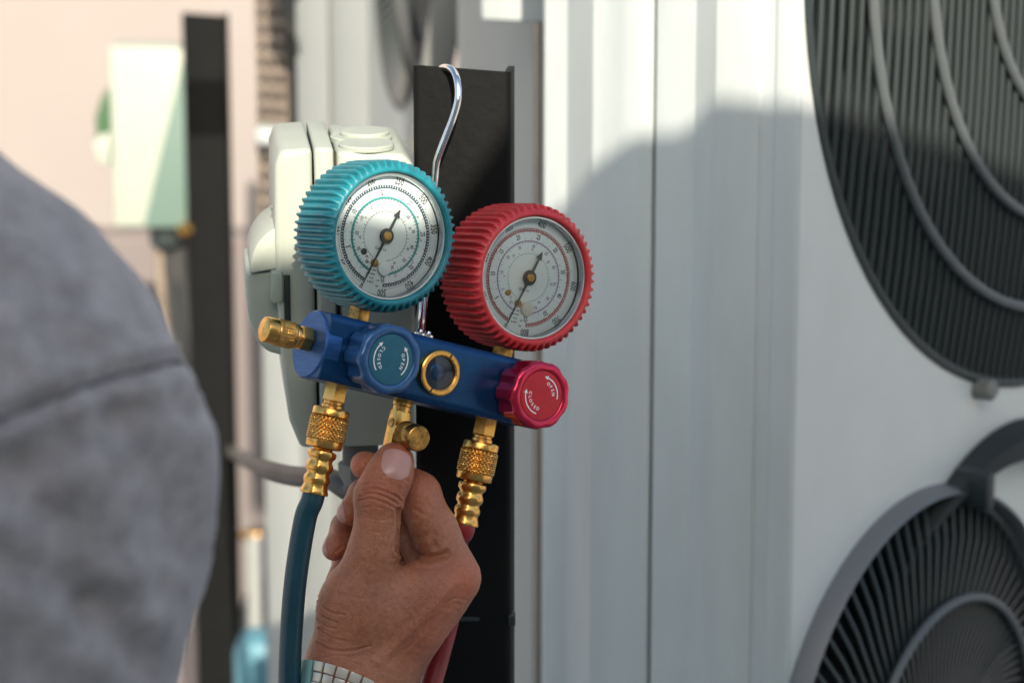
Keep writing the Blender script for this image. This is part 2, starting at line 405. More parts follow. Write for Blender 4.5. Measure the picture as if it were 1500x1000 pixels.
# ---------------------------------------------------------------- outdoor units
def grille(unit, Mx, R, rings, nsp, depth=0.02, curve=0.0, rw=0.006, inner=0.12, pale=False, spr=0.0016, label=None, stag=False, bars=0):
    """Mx: z axis outward, origin fan centre on the face. metres"""
    gp = MB().lathe([(-0.008, R*0.985), (-0.001, R*0.985), (0.002, R*0.99), (0.003, R*1.0), (0.002, R*1.008), (0.0, R*1.01)], 96, Mx, cap=(False, False)).build('grille', M['ring_pale'] if pale else M['grille'], unit, scale=1, world=True)
    if label: gp['label'] = label
    MB().lathe([(-0.12, R*0.62), (-0.002, R*0.985)], 64, Mx, cap=(True, False)).build('fan_well', M['grille' if pale else 'cavity'], gp, scale=1, world=True)
    sp = MB()
    for i in range(nsp):
        a = 2*PI*i/nsp; pts = []
        for k in range(7):
            i0 = inner if (not stag or i % 4 == 0) else (0.34 if i % 2 == 0 else 0.56); t = k/6; t = ((i0+(0.995-i0)*t)-inner)/(0.995-inner); r = R*(inner+(0.995-inner)*t); aa = a+curve*max(0, 1-t)**1.3
            pts.append((r*math.cos(aa), r*math.sin(aa), depth*(1-t**3)*0.9))
        sp.tube(pts, spr, 4, Mx, cap=False)
    if bars:
        sp = MB(); x = -R+bars*0.5
        while x < R:
            hgt = math.sqrt(R*R-x*x)*0.992; pts = []
            for j in range(13):
                y = hgt*(j/6-1); t = math.hypot(x, y)/R; pts.append((x, y, depth*(1-min(t, 1)**3)*0.9))
            sp.tube(pts, spr, 6, Mx, cap=False); x += bars
    sp.build('spokes', M['ring' if pale else 'grille'], gp, scale=1, world=True, kind='stuff')
    for q in rings:
        rb = MB(); r = R*q; z = depth*(1-((q-inner)/(1-inner))**3)*0.9+0.004
        rb.tube([(r*math.cos(2*PI*i/72), r*math.sin(2*PI*i/72), z) for i in range(72)], rw, 8, Mx, closed=True)
        rb.build('ring', M['ring'] if not pale else M['ring_pale'], gp, scale=1, world=True)
    fb = MB(); fb.lathe([(-0.09, R*0.2), (-0.03, R*0.2), (-0.02, R*0.12)], 32, Mx)
    for k in range(3):
        vs = []; fs = []
        for i in range(9):
            for j in range(7):
                r = R*(0.18+0.72*i/8); a = 2*PI*k/3+(-0.55+1.1*j/6)+0.3*i/8
                vs.append((r*math.cos(a), r*math.sin(a), -0.065+0.03*(j/6-0.5)*2))
        for i in range(8):
            for j in range(6): fs.append((i*7+j, i*7+j+1, (i+1)*7+j+1, (i+1)*7+j))
        fb.add(vs, fs, Mx)
    fb.build('fan', M['fan'], gp, scale=1, world=True)
    return gp

# nearest unit on the right
phi = math.radians(51); N1 = Vector((math.sin(phi), -math.cos(phi), 0)); T1 = Vector((math.cos(phi), math.sin(phi), 0)); L1 = -N1
C1 = H(1163, 500, 1.79)
u1 = empty('outdoor_unit', Matrix.Translation((C1.x, C1.y, 0)), 'near white outdoor unit at right with two dark round fan grilles', 'outdoor unit')
Z = Vector((0, 0, 1))
def F1(k, h, d=0): return Vector((C1.x, C1.y, 0))+T1*k+N1*d+Z*h
FM = Matrix((T1, Z, N1)).transposed().to_4x4()
def slab(k0, k1, h0, h1, d0, d1, Fn):
    vs = [Fn(k, h, d) for d in (d0, d1) for (k, h) in ((k0, h0), (k1, h0), (k1, h1), (k0, h1))]
    return vs, [(0,3,2,1),(4,5,6,7),(0,1,5,4),(1,2,6,5),(2,3,7,6),(3,0,4,7)]
ZT = 2.35; ZB = 0.12
kf1, R1 = 0.338, 0.333; z1 = H(1510, -110, 2.02).z
kf2, R2 = 0.168, 0.176; z2 = H(1372, 1095, 1.91).z
# front panel with two real round openings
bm = bmesh.new()
def face_loop(cx, cz, R, n=96):
    return [(cx+R*math.cos(2*PI*i/n), cz+R*math.sin(2*PI*i/n)) for i in range(n)]
def panel_with_hole(x0, x1, z0_, z1_, cx, cz, R, n=96):
    """quads from the hole rim to the rectangle border"""
    vs = []; fs = []
    for i in range(n):
        a = 2*PI*i/n; c, s_ = math.cos(a), math.sin(a)
        vs.append((cx+R*c, cz+R*s_))
        tx = ((x1-cx)/c if c > 1e-9 else (x0-cx)/c if c < -1e-9 else 1e9); tz = ((z1_-cz)/s_ if s_ > 1e-9 else (z0_-cz)/s_ if s_ < -1e-9 else 1e9)
        t = min(tx, tz); vs.append((cx+t*c, cz+t*s_))
    for cxn, czn in ((x0, z0_), (x1, z0_), (x1, z1_), (x0, z1_)):
        a = math.atan2(czn-cz, cxn-cx) % (2*PI); i = round(a/(2*PI)*n) % n; vs[2*i+1] = (cxn, czn)
    for i in range(n):
        j = (i+1) % n; fs.append((2*i, 2*i+1, 2*j+1, 2*j))
    return vs, fs
zm = z2+R2+0.06
fp = MB()
for (a_, b_, cx, cz, R) in ((ZB, zm, kf2, z2, R2), (zm, ZT, kf1, z1, R1)):
    v2, f2 = panel_with_hole(0.004, 0.80, a_, b_, cx, cz, R)
    fp.add([F1(x, z, 0) for x, z in v2], f2)
fpo = fp.build('front_panel', M['front'], u1, world=True, smooth=False)
# side panel: folded sheet profile measured back from the corner  (k along -L, outward d)
SD = Vector((-math.sin(math.radians(37)), -math.cos(math.radians(37)), 0))
TS = Vector((-math.cos(math.radians(37)), math.sin(math.radians(37)), 0))      # away from the corner
def side_k(px, d=0.0):
    # distance along TS whose pixel column (at py 500) is px
    c, s_ = TS.x, TS.y; tx = (px-750)/FPX/ (FW.y)
    o = Vector((C1.x, C1.y, 0))+SD*d
    return (tx*o.y-o.x)/(c-tx*s_)
def SF(k, h, d=0): return Vector((C1.x, C1.y, 0))+TS*k+SD*d+Z*h
prof = [(0.0, -0.004), (0.0012, -0.001), (0.004, 0.0)]
for px, d in ((1130, 0.0), (1128, -0.0016), (1108, -0.0016), (1106, 0.0), (1043, 0.0), (1014, -0.017), (957, -0.017)):
    prof.append((side_k(px, d), d))
prof2 = []
for px, d in ((952, -0.017), (905, -0.017), (900, -0.019), (866, -0.019), (830, -0.054), (797, -0.054), (794, -0.066)):
    prof2.append((side_k(px, d), d))
def sheet(pr, name, z0_, z1_):
    m_ = MB(); th = 0.0012; pts = pr+[(k, d-0.003) for k, d in reversed(pr)]
    n = len(pts); vs = [SF(k, z0_, d) for k, d in pts]+[SF(k, z1_, d) for k, d in pts]
    fs = [(i, (i+1) % n, n+(i+1) % n, n+i) for i in range(n)]+[tuple(range(n)), tuple(range(2*n-1, n-1, -1))]
    return m_.add(vs, fs).build(name, M['casing'], u1, world=True, bevel=0.0012, smooth=True, angle=30)
sheet(prof, 'side_panel', ZB, ZT); sheet(prof2, 'side_panel', ZB, ZT)
kk0, kk1 = side_k(958, -0.02), side_k(951, -0.02)
v_, f_ = slab(kk0-0.002, kk1+0.002, ZB, ZT, -0.028, -0.022, SF); MB().add(v_, f_).build('seam', M['seam'], u1, world=True, smooth=False)
v_, f_ = slab(0.0, side_k(794, -0.04), ZT, ZT+0.02, -0.80, -0.002, SF); MB().add(v_, f_).build('top_cover', M['casing'], u1, world=True, smooth=False)
v_, f_ = slab(0.01, side_k(797, -0.04), ZB-0.12, ZB, -0.78, -0.05, SF); MB().add(v_, f_).build('base', M['grey_plastic'], u1, world=True, smooth=False)
v_, f_ = slab(0.01, side_k(797, -0.05), ZB, ZT, -0.80, -0.785, SF); MB().add(v_, f_).build('side_panel', M['casing'], u1, world=True, smooth=False)
Mf1 = FM.copy(); Mf1.translation = F1(kf1, z1); Mf2 = FM.copy(); Mf2.translation = F1(kf2, z2)
grille(u1, Mf1, R1, (0.43, 0.64, 0.83), 4, 0.022, rw=0.0038, spr=0.0024, bars=0.0098, label='large upper fan grille with straight upright wires')
g2 = grille(u1, Mf2, R2, (0.63,), 84, 0.035, curve=0.9, rw=0.0032, spr=0.0018, inner=0.16, label='smaller lower fan grille with curved spokes')
MB().lathe([(0.0, R2*1.02), (0.012, R2*1.025), (0.015, R2*1.035), (0.012, R2*1.05), (0.0, R2*1.065)], 96, Mf2, cap=(False, False)).build('rim', M['ring_pale'], g2, world=True)
# dark drip shroud arching over the right of the lower fan, with its clip
sh_ = MB(); Ms = FM.copy(); Ms.translation = F1(kf2+0.105, z2+0.012)
vs = []; fs = []; n = 40
for i in range(n+1):
    a = math.radians(138-180*i/n)
    tf = max(0.06, min(1, i/16, (n-i)/8)); tf = math.sin(tf*PI/2)
    for (r, zz) in ((R2*1.00, 0.002), (R2*1.0, 0.002+0.018*tf), (R2*(1+0.03*tf), 0.002+0.026*tf), (R2*(1+0.12*tf), 0.002+0.024*tf), (R2*(1+0.16*tf), 0.002)):
        vs.append((r*math.cos(a), r*math.sin(a), zz))
for i in range(n):
    for j in range(5): fs.append((i*5+j, i*5+(j+1) % 5, (i+1)*5+(j+1) % 5, (i+1)*5+j))
fs += [tuple(range(5)), tuple(n*5+j for j in range(4, -1, -1))]
sh_.add(vs, fs, Ms).build('shroud', M['cavity'], u1, world=True)
MB().box((-0.012, -0.022, 0.0), (0.012, 0.022, 0.05), T(0, 0, 0)).v
cl = MB(); Mc = FM.copy(); Mc.translation = F1(0.212, H(1435, 712, 1.95).z, 0); cl.box((-0.006, -0.014, 0.0), (0.006, 0.014, 0.03), Mc)
cl.build('clip', M['grille'], u1, world=True, bevel=0.004)
b_ = MB(); Mc = FM.copy(); Mc.translation = F1(0.238, H(1436, 570, 1.97).z, 0.0); b_.lathe([(0, 0.008), (0.012, 0.008), (0.015, 0.005)], 12, Mc)
b_.build('bolt', M['grey_plastic'], u1, world=True)

# second unit, just left of the near one
def vbox(name, m, parent, pxa, pxb, Ya, Yb, pya, pyb, thick, bevel=0.004, z0_=None, z1_=None, kind=None):
    """upright slab whose front runs from column pxa at distance Ya to column pxb at Yb; built to real size"""
    a = H(pxa, 500, Ya); b = H(pxb, 500, Yb); ym = (Ya+Yb)/2
    zt = z1_ if z1_ is not None else H(750, pya, ym).z; zb = z0_ if z0_ is not None else H(750, pyb, ym).z
    nrm = Vector((0, 1, 0))
    q = [Vector((a.x, a.y, 0)), Vector((b.x, b.y, 0)), Vector((b.x, b.y, 0))+nrm*thick, Vector((a.x, a.y, 0))+nrm*thick]
    vs = [v+Z*zb for v in q]+[v+Z*zt for v in q]
    m_ = MB().add(vs, [(0,3,2,1),(4,5,6,7),(0,1,5,4),(1,2,6,5),(2,3,7,6),(3,0,4,7)])
    return m_.build(name, m, parent, world=True, bevel=bevel, kind=kind)
u2 = empty('outdoor_unit', Matrix.Translation((H(720, 500, 2.4).x, 2.4, 0)), 'plain pale grey outdoor unit half hidden behind the main black post', 'outdoor unit')
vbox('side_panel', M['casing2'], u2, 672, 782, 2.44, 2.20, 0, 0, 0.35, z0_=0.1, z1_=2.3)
vbox('edge_trim', M['casing'], u2, 783, 790, 2.19, 2.21, 0, 0, 0.02, z0_=0.1, z1_=2.3, bevel=0.002)
vbox('ledge', M['casing'], u2, 705, 800, 2.14, 2.12, -300, 33, 0.06)
vbox('back_panel', M['casing2'], u2, 786, 812, 2.30, 2.28, 0, 0, 0.03, z0_=0.1, z1_=2.3)

# third unit further back with tan coil and a narrow view of its fan
c3 = H(545, 500, 2.9)
u3 = empty('outdoor_unit', Matrix.Translation((c3.x, c3.y, 0)), 'farther white outdoor unit with tan coil mesh and edge-on fan, above cream switch box', 'outdoor unit')
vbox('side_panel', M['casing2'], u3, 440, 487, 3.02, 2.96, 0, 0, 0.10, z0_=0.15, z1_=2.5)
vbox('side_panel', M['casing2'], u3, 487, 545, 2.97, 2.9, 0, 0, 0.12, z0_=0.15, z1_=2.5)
t3 = Vector((math.cos(math.radians(83)), math.sin(math.radians(83)), 0)); n3 = Vector((t3.y, -t3.x, 0))
def F3(k, h, d=0): return Vector((c3.x, c3.y, 0))+t3*k+n3*d+Z*h
R3 = 0.205; k3 = 0.225; z3 = H(590, -118, 3.12).z
v2, f2 = panel_with_hole(0.003, 0.46, 0.15, 2.5, k3, z3, R3)
MB().add([F3(x, z, 0) for x, z in v2], f2).build('front_panel', M['casing'], u3, world=True, smooth=False)
Mf3 = Matrix((t3, Z, n3)).transposed().to_4x4(); Mf3.translation = F3(k3, z3)
grille(u3, Mf3, R3, (0.62, 0.81), 110, 0.03, rw=0.006, pale=True, spr=0.0018)
vbox('coil_frame', M['cavity'], u3, 424, 444, 3.2, 3.16, 0, 0, 0.05, z0_=0.15, z1_=2.5)
# coil: horizontal and upright wires over a tan backing
cf = vbox('coil', M['fins'], u3, 384, 426, 3.24, 3.22, -400, 345, 0.03)
wm = MB(); a = H(384, 500, 3.215); b = H(426, 500, 3.195)
for i in range(4):
    p = a.lerp(b, i/3); wm.box((p.x-0.0016, p.y-0.003, zof(345, 3.2)), (p.x+0.0012, p.y, zof(-300, 3.2)))
for i in range(30):
    zz = zof(345, 3.2)+i*0.0185
    wm.add([Vector((a.x, a.y-0.006, zz)), Vector((b.x, b.y-0.006, zz)), Vector((b.x, b.y-0.006, zz+0.0065)), Vector((a.x, a.y-0.006, zz+0.0065)),
            Vector((a.x, a.y-0.003, zz)), Vector((b.x, b.y-0.003, zz)), Vector((b.x, b.y-0.003, zz+0.0065)), Vector((a.x, a.y-0.003, zz+0.0065))],
           [(0,3,2,1),(4,5,6,7),(0,1,5,4),(1,2,6,5),(2,3,7,6),(3,0,4,7)])
wm.build('wires', M['mesh'], cf, world=True, smooth=False, kind='stuff')
vbox('coil_bar', M['casing'], u3, 380, 432, 3.18, 3.16, 188, 214, 0.03)
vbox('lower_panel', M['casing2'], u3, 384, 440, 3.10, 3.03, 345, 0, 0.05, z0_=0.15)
# leaning grey duct between the second and third units
dk = MB(); A = [H(640, -60, 2.75), H(694, -60, 2.75), H(640, 230, 2.75), H(596, 230, 2.75)]
dk.add(A+[v+Vector((0, 0.08, 0)) for v in A], [(0,3,2,1),(4,5,6,7),(0,1,5,4),(1,2,6,5),(2,3,7,6),(3,0,4,7)])
dko = dk.build('duct', M['grey_plastic'], world=True, bevel=0.006)
tag(dko, 'slanted grey duct running down behind the top of the main black post', 'duct')

# ---------------------------------------------------------------- posts
def post(pxl, pxr, py, Y, ztop_py, yaw, label, wdt=None, notch=False):
    a = H(pxl, py, Y); b = H(pxr, py, Y); wd = (b-a).length; ztop = H((pxl+pxr)/2, ztop_py, Y).z
    mw = Matrix.Translation((a.x, a.y, 0)) @ Rz(yaw)
    fl = 0.030; th = 0.0035; r = 0.004
    # C profile seen from above: web along x, flanges going back (+y)
    o = []
    def arc(cx, cy, rr, a0, a1):
        return [(cx+rr*math.cos(a0+(a1-a0)*i/4), cy+rr*math.sin(a0+(a1-a0)*i/4)) for i in range(5)]
    o += arc(r, r, r, PI, 1.5*PI)+arc(wd-r, r, r, 1.5*PI, 2*PI)+[(wd, fl), (wd-th, fl), (wd-th, th), (th, th), (th, fl), (0, fl)]
    n = len(o); vs = []; fs = []; zs = [0.0, 0.3, 0.6, 0.9, 1.2, ztop-0.15, ztop-0.05, ztop-0.003]
    for zz in zs: vs += [(x, y, zz) for x, y in o]
    vs += [(x, y, ztop+0.0012*math.sin(x*130+1)+(0.003 if (x < 0.006 and y < fl*0.9) else 0)) for x, y in o]
    m = len(zs)+1
    for j in range(m-1):
        for i in range(n): fs.append((j*n+i, j*n+(i+1) % n, (j+1)*n+(i+1) % n, (j+1)*n+i))
    fs += [tuple(range(n-1, -1, -1)), tuple((m-1)*n+i for i in range(n))]
    e = empty('metal_post', mw, label, 'post')
    MB().add(vs, fs).build('channel', M['pole'], e, scale=1, angle=40)
    MB().box((-0.05, -0.04, 0), (wd+0.05, 0.07, 0.008)).build('foot_plate', M['pole'], e, scale=1, bevel=0.002)
    return e
YP = 1.575*math.cos(PITCH)
p1 = post(607, 748.5, 500, YP, 108, math.radians(-4), 'nearer black steel channel post that the gauge set hangs from')
p2 = post(277, 340, 500, 3.55, 24, math.radians(-3), 'farther black steel post at left, out of focus')
# cable tie near the bottom of the near post
a = H(607, 905, YP); b = H(750, 905, YP)
MB().box((a.x-0.001, a.y-0.0025, a.z-0.001), (b.x+0.0015, b.y+0.012, a.z+0.0015)).build('cable_tie', M['grille'], p1, world=True, bevel=0.0004)
MB().box((b.x-0.002, b.y-0.004, a.z-0.0035), (b.x+0.002, b.y+0.003, a.z+0.003)).build('tie_head', M['grille'], p1, world=True, bevel=0.0006)

# ================================================================== GAUGE SET
Nc = Vector((0.53, -0.06, 0.845)).normalized(); Xc = Vector((0.822, -0.205, -0.53)); Xc = (Xc-Nc*Xc.dot(Nc)).normalized(); Yc = Nc.cross(Xc)
cw = lambda v: RT*v.x+UP*v.y-FW*v.z
MX, MY, MZ = cw(Xc), cw(Yc), cw(Nc)
MW = frame(P(456, 504, 1.454), MX, MY, MZ)
gs = empty('gauge_manifold', MW, 'blue two-valve manifold with teal gauge and red gauge, hooked over the near black post', 'gauge set')
# body bar: section in (z,y), run along x
def section(s=1.0):
    pts = []
    def c(cz, cy, r, a0, a1, n):
        for i in range(n+1):
            a = math.radians(a0+(a1-a0)*i/n); pts.append(((cz+r*math.cos(a))*s, (cy+r*math.sin(a))*s))
    c(11, 13, 5, 0, 55, 4); c(-3, 3, 15, 75, 180, 12); c(-3, -3, 15, 180, 285, 12); c(11, -13, 5, -55, 0, 4)
    return pts
def bar_body():
    mb = MB(); xs = [(0.0, 0.955), (0.6, 0.99), (1.5, 1.0), (30, 1.0), (64, 1.0), (100, 1.0), (128.0, 1.0), (129, 0.985), (129.6, 0.94)]
    vs = []; fs = []; n = len(section())
    for x, s_ in xs: vs += [(x, y, z) for z, y in section(s_)]
    for j in range(len(xs)-1):
        for i in range(n): fs.append((j*n+i, j*n+(i+1) % n, (j+1)*n+(i+1) % n, (j+1)*n+i))
    fs += [tuple(range(n)), tuple((len(xs)-1)*n+i for i in range(n-1, -1, -1))]
    return mb.add(vs, fs)
bar = bar_body().build('bar', M['blue'], gs, angle=28)
# machined round boss at the left end, turned from the solid and scalloped into the flat front
eb = MB(); eb.lathe([(0, 16.8), (0.8, 17.6), (9, 17.6), (9.6, 17.0)], 64, T(-0.9, 0, -0.5) @ Ry(PI/2))
eb.build('end_boss', M['blue_end'], gs, angle=40)
AX = lambda x, y, z: T(x, y, z)                                # lathe along +z (out of the front)
DN = lambda x, y, z: T(x, y, z) @ Rx(PI/2)                     # lathe +z -> -y (down)
LF = lambda x, y, z: T(x, y, z) @ Ry(-PI/2)                    # lathe +z -> -x (left)

def hexf(n=6):
    return lambda a, z, r: r*math.cos(PI/n)/math.cos((a % (2*PI/n))-PI/n)
def knurl_lathe(mb, r, z0_, z1_, Mx, n=26, amp=0.42, seg=156, rows=30, lead=None):
    vs = []; fs = []; lead = lead or (z1_-z0_)/(2*PI*r)*1.0
    for j in range(rows+1):
        z = z0_+(z1_-z0_)*j/rows
        for i in range(seg):
            a = 2*PI*i/seg; u = z/r
            f1 = abs(math.sin(0.5*n*(a+u*1.0))); f2 = abs(math.sin(0.5*n*(a-u*1.0)))
            d = amp*min(f1, f2)**0.7*1.6; e = min(j, rows-j)/2.0
            rr = r-amp+min(d, amp*1.3)*min(e, 1)
            vs.append((rr*math.cos(a), rr*math.sin(a), z))
    for j in range(rows):
        for i in range(seg): fs.append((j*seg+i, j*seg+(i+1) % seg, (j+1)*seg+(i+1) % seg, (j+1)*seg+i))
    mb.add(vs, fs, Mx)

# brass cap on the left end
cap = MB().lathe([(0, 4.2), (4, 4.2)], 32, LF(-1.0, 2, -1)).build('blanking_cap', M['brass'], gs)
MB().lathe([(0.5, 6.2), (1.0, 6.8), (6.3, 6.8), (6.9, 6.2)], 36, LF(-1.0, 2, -1), rf=hexf()).build('hex_nut', M['brass'], cap, angle=25)
MB().lathe([(6.8, 5.4), (8.5, 5.4)], 36, LF(-1, 2, -1)).build('neck', M['brass'], cap)
k_ = MB(); k_.lathe([(8.3, 5.6), (8.5, 6.6), (9.8, 6.6), (10.2, 6.3)], 48, LF(-1, 2, -1)); knurl_lathe(k_, 6.9, 10.1, 20.5, LF(-1, 2, -1), n=30, amp=0.35, seg=150, rows=28)
k_.lathe([(20.4, 6.4), (20.8, 6.7), (26.0, 6.7), (26.7, 6.4), (27.0, 5.9), (27.1, 0.7), (26.8, 0.5)], 48, LF(-1, 2, -1))
k_.build('knurled_grip', M['brass'], cap, angle=30)

# ---------------------------------------------------------------- gauges
def gauge(cx, cy, teal):
    c = 'teal' if teal else 'red'
    G0 = T(cx, cy, 0)
    body = MB().lathe([(-21, 20), (-20.5, 31), (-19, 33.0), (10, 33.4), (10, 31)], 96, G0, cap=(True, False)).build('pressure_gauge', M['steel'], gs)
    body['label'] = ('teal booted low pressure gauge' if teal else 'red booted high pressure gauge')
    # rubber boot with ridges
    NR = 58 if teal else 56; SUB = 12; n = NR*SUB
    pr = [(-23.5, 24, 0), (-24, 30, 0), (-23.2, 34.2, 0.15), (-21.5, 36.0, 0.6), (-20, 36.5, 0.9), (-17, 36.6, 1), (-12, 36.7, 1), (-6, 36.8, 1), (0, 36.9, 1), (5, 37.0, 1), (9, 37.0, 1), (11.5, 36.9, 0.97),
          (13, 36.7, 0.85), (14.2, 36.3, 0.55), (15.1, 35.8, 0.25), (15.8, 35.0, 0.05), (16.1, 34.3, 0), (15.9, 33.4, 0), (15.2, 32.9, 0), (13.5, 32.8, 0), (11.8, 32.8, 0)]
    vs = []; fs = []
    for (z, r, k) in pr:
        for i in range(n):
            a = 2*PI*i/n; ph = (i % SUB)/SUB; 
            x = abs(ph-0.5)*2                       # 0 centre of ridge .. 1 groove
            rd = 1.0 if x < 0.22 else (0.5+0.5*math.cos(PI*(x-0.22)/0.42) if x < 0.64 else 0.0)
            wob = 0.06*math.sin(a*7+cx)+0.05*math.sin(a*23)
            rr = r+k*(2.55*rd+wob)-0.2*k
            vs.append((rr*math.cos(a), rr*math.sin(a), z+(0.10*math.sin(a*5+cx) if z > 10 else 0)))
    m = len(pr)
    for j in range(m-1):
        for i in range(n): fs.append((j*n+i, j*n+(i+1) % n, (j+1)*n+(i+1) % n, (j+1)*n+i))
    fs.append(tuple(range(n)))
    MB().add(vs, fs, G0).build('boot', M[c], body, angle=70)
    # bezel ring inside boot
    MB().lathe([(9.5, 32.9), (13.0, 32.9), (13.6, 32.4), (13.6, 31.6), (12.6, 31.0), (9.8, 31.0)], 128, G0, cap=(False, False)).build('bezel', M['steel'], body)
    dial = MB().lathe([(7.2, 31.2), (7.8, 31.2)], 128, G0, cap=(True, True)).build('dial', M['dial'], body, angle=20)
    # domed lens
    lp = [(12.9-1.5*(r/31.4)**2, r) for r in (31.5, 29, 25, 20, 14, 8, 3, 0.05)]
    MB().lathe([(z, r) for z, r in lp], 96, G0, cap=(False, False)).build('lens', M['glass'], body)
    zf = 7.8
    ang = lambda t: math.radians(3+(t-0.5)*335)               # t 0..1, clockwise from up
    def tick(mb, t, r0, r1, wd, z):
        a = ang(t); s_, c_ = math.sin(a), math.cos(a); px_, py_ = c_*wd/2, -s_*wd/2
        mb.add([(r0*s_-px_, r0*c_-py_, z), (r0*s_+px_, r0*c_+py_, z), (r1*s_+px_, r1*c_+py_, z), (r1*s_-px_, r1*c_-py_, z)], [(0, 1, 2, 3)], G0)
    mi = M['ink_blue'] if teal else M['ink_red']
    b1 = MB(); b1.ring(24.4, 26.3, zf+0.04, 160, ang(0), ang(1), G0); b1.build('scale_band', mi, body, smooth=False)
    b1 = MB()
    for i in range(101): tick(b1, i/100, 25.1 if i % 10 else 24.4, 26.0 if i % 2 else 26.3, 0.36, zf+0.08)
    b1.build('band_ticks', M['white_ink'], body, smooth=False, kind='stuff')
    b2 = MB()
    for i in range(101): tick(b2, i/100, 26.3, 27.3 if i % 10 == 0 else 26.8, 0.22, zf+0.04)
    for i in range(36): tick(b2, i/35, 23.6 if i % 5 else 23.1, 24.4, 0.25, zf+0.04)
    b2.ring(27.2, 27.35, zf+0.04, 160, ang(0), ang(1), G0) if teal else None
    b2.build('outer_ticks', M['ink'] if teal else mi, body, smooth=False, kind='stuff')
    b3 = MB(); b3.ring(19.3, 20.3 if teal else 19.7, zf+0.04, 140, ang(0), ang(1), G0); b3.build('middle_band', M['ink_teal'] if teal else M['ink_purple'], body, smooth=False)
    b4 = MB()
    for i in range(61): tick(b4, i/60, 18.3 if i % 5 else 17.7, 19.3, 0.32, zf+0.04)
    for i in range(31): tick(b4, i/30, 20.3, 21.2, 0.28, zf+0.04)
    b4.ring(19.0, 19.25, zf+0.04, 140, ang(0), ang(1), G0)
    b4.build('middle_ticks', M['ink'] if teal else M['ink_purple'], body, smooth=False, kind='stuff')
    b5 = MB(); b5.ring(12.55, 12.75, zf+0.04, 100, ang(0.02), ang(0.98), G0)
    for i in range(41): tick(b5, 0.02+0.96*i/40, 12.7, 14.2 if i % 5 == 0 else 13.4, 0.24, zf+0.04)
    b5.build('inner_ticks', M['ink_green'] if not teal else M['grille'], body, smooth=False, kind='stuff')
    nb = MB(); nb2 = MB()
    def num(mb, s_, t, r, size, flip=False):
        a = ang(t); add_text(mb, s_, size, G0 @ T(r*math.sin(a), r*math.cos(a), zf+0.06) @ Rz(-a), 0.7)
    if teal:
        for v in range(0, 501, 50):
            if v in (0, 200, 250, 300, 350, 400, 450, 500, 50, 100, 150): num(nb, str(v), v/500, 29.0, 4.9)
        for v in range(0, 36, 5): num(nb, str(v), 0.0+v/35, 22.1, 3.7)
        for i, s_ in enumerate(['-40', '-30', '-20', '-10', '0', '10', '15', '20', '30', '40', '50', '60']): num(nb2, s_, 0.03+i/12, 16.7, 2.9)
        for i, s_ in enumerate(['-40', '-20', '0', '10', '20', '30', '40', '50']): num(nb2, s_, 0.05+i/8, 14.9, 2.1)
        for i, s_ in enumerate(['-5', '4', '8', '12', '20', '30', '40', '50', '60', '70']): num(nb2, s_, 0.04+i/10, 21.3 if i % 2 else 21.4, 1.6)
    else:
        for v in range(0, 801, 100): num(nb, str(v), v/800, 29.0, 4.9)
        for i, v in enumerate((0, 5, 10, 15, 20, 25, 30, 35, 40, 50, 55)): num(nb, str(v), i/10, 22.1, 3.7)
        for i, s_ in enumerate(['-20', '0', '10', '20', '30', '40', '50', '60', '70', '80', '90']): num(nb2, s_, 0.03+i/11, 16.7, 2.8)
        for i, s_ in enumerate(['-10', '0', '20', '30', '40', '60', '80']): num(nb2, s_, 0.05+i/7, 14.9, 2.1)
    add_text(nb, 'CLASS 1.6', 1.9, G0 @ T(-1.2, -7.0, zf+0.06), 0.8)
    for i, s_ in enumerate(('R-134a', 'R-404A', 'R-22', 'R-407C')): add_text(nb, s_, 1.55, G0 @ T(-3.0, -18.5-2.1*i, zf+0.06), 0.8)
    for i, s_ in enumerate(('psi', 'bar')): add_text(nb, s_, 1.7, G0 @ T(1.2, -23.0-3.0*i, zf+0.06), 0.8)
    nb.build('numerals', M['ink'], body, smooth=False, kind='stuff')
    nb2.build('small_numerals', M['ink'] if teal else M['ink_purple'], body, smooth=False, kind='stuff')
    # stop pins and adjusting screw
    for (x, y, r, h, mk, nm) in ((-10.5, -10.5, 1.7, 0.5, 'grille' if teal else 'brass_old', 'screw'), (-3.1, -14.8, 2.2, 0.6, 'brass_old', 'screw'), (2.6, -16.5, 3.7, 2.4, 'dial' if teal else 'knob_cream', 'stop_pin')):
        MB().lathe([(zf+0.02, r), (zf+h*0.8, r), (zf+h, r*0.8)], 32, G0 @ T(x, y, 0)).build(nm, M[mk], body)
    # needle
    na = math.radians(16.5); N_ = G0 @ Rz(-na)
    nd = MB(); z0_, z1_ = zf+1.4, zf+1.8
    nd.prism([(-0.75, -4), (0.75, -4), (0.55, -9), (0.24, -27.5), (-0.24, -27.5), (-0.55, -9)], z0_, z1_, N_)
    nd.prism([(-0.75, 3.5), (0.75, 3.5), (0.55, 11.5), (1.9, 11.0), (0, 15.8), (-1.9, 11.0), (-0.55, 11.5)][::-1], z0_, z1_, N_)
    nd.lathe([(z0_-0.2, 4.0), (z1_+0.1, 4.0), (z1_+0.25, 3.6)], 40, G0)
    nd.build('needle', M['needle'], body, smooth=False)
    MB().lathe([(zf+0.3, 1.4), (z1_+0.2, 2.3), (z1_+0.9, 2.3), (z1_+1.25, 1.9), (z1_+1.3, 0.8), (z1_+1.0, 0.6)], 32, G0).build('hub', M['brass_old'], body)
    # stem down into the bar
    st = MB(); st.lathe([(-(cy-16), 5.6), (-(cy-16)+0.5, 6.1), (-28, 6.1), (-27, 5)], 32, T(cx, cy, -2) @ Rx(-PI/2), rf=hexf())
    st.lathe([(-(cy-14), 4.0), (-20, 4.0)], 24, T(cx, cy, -2) @ Rx(-PI/2))
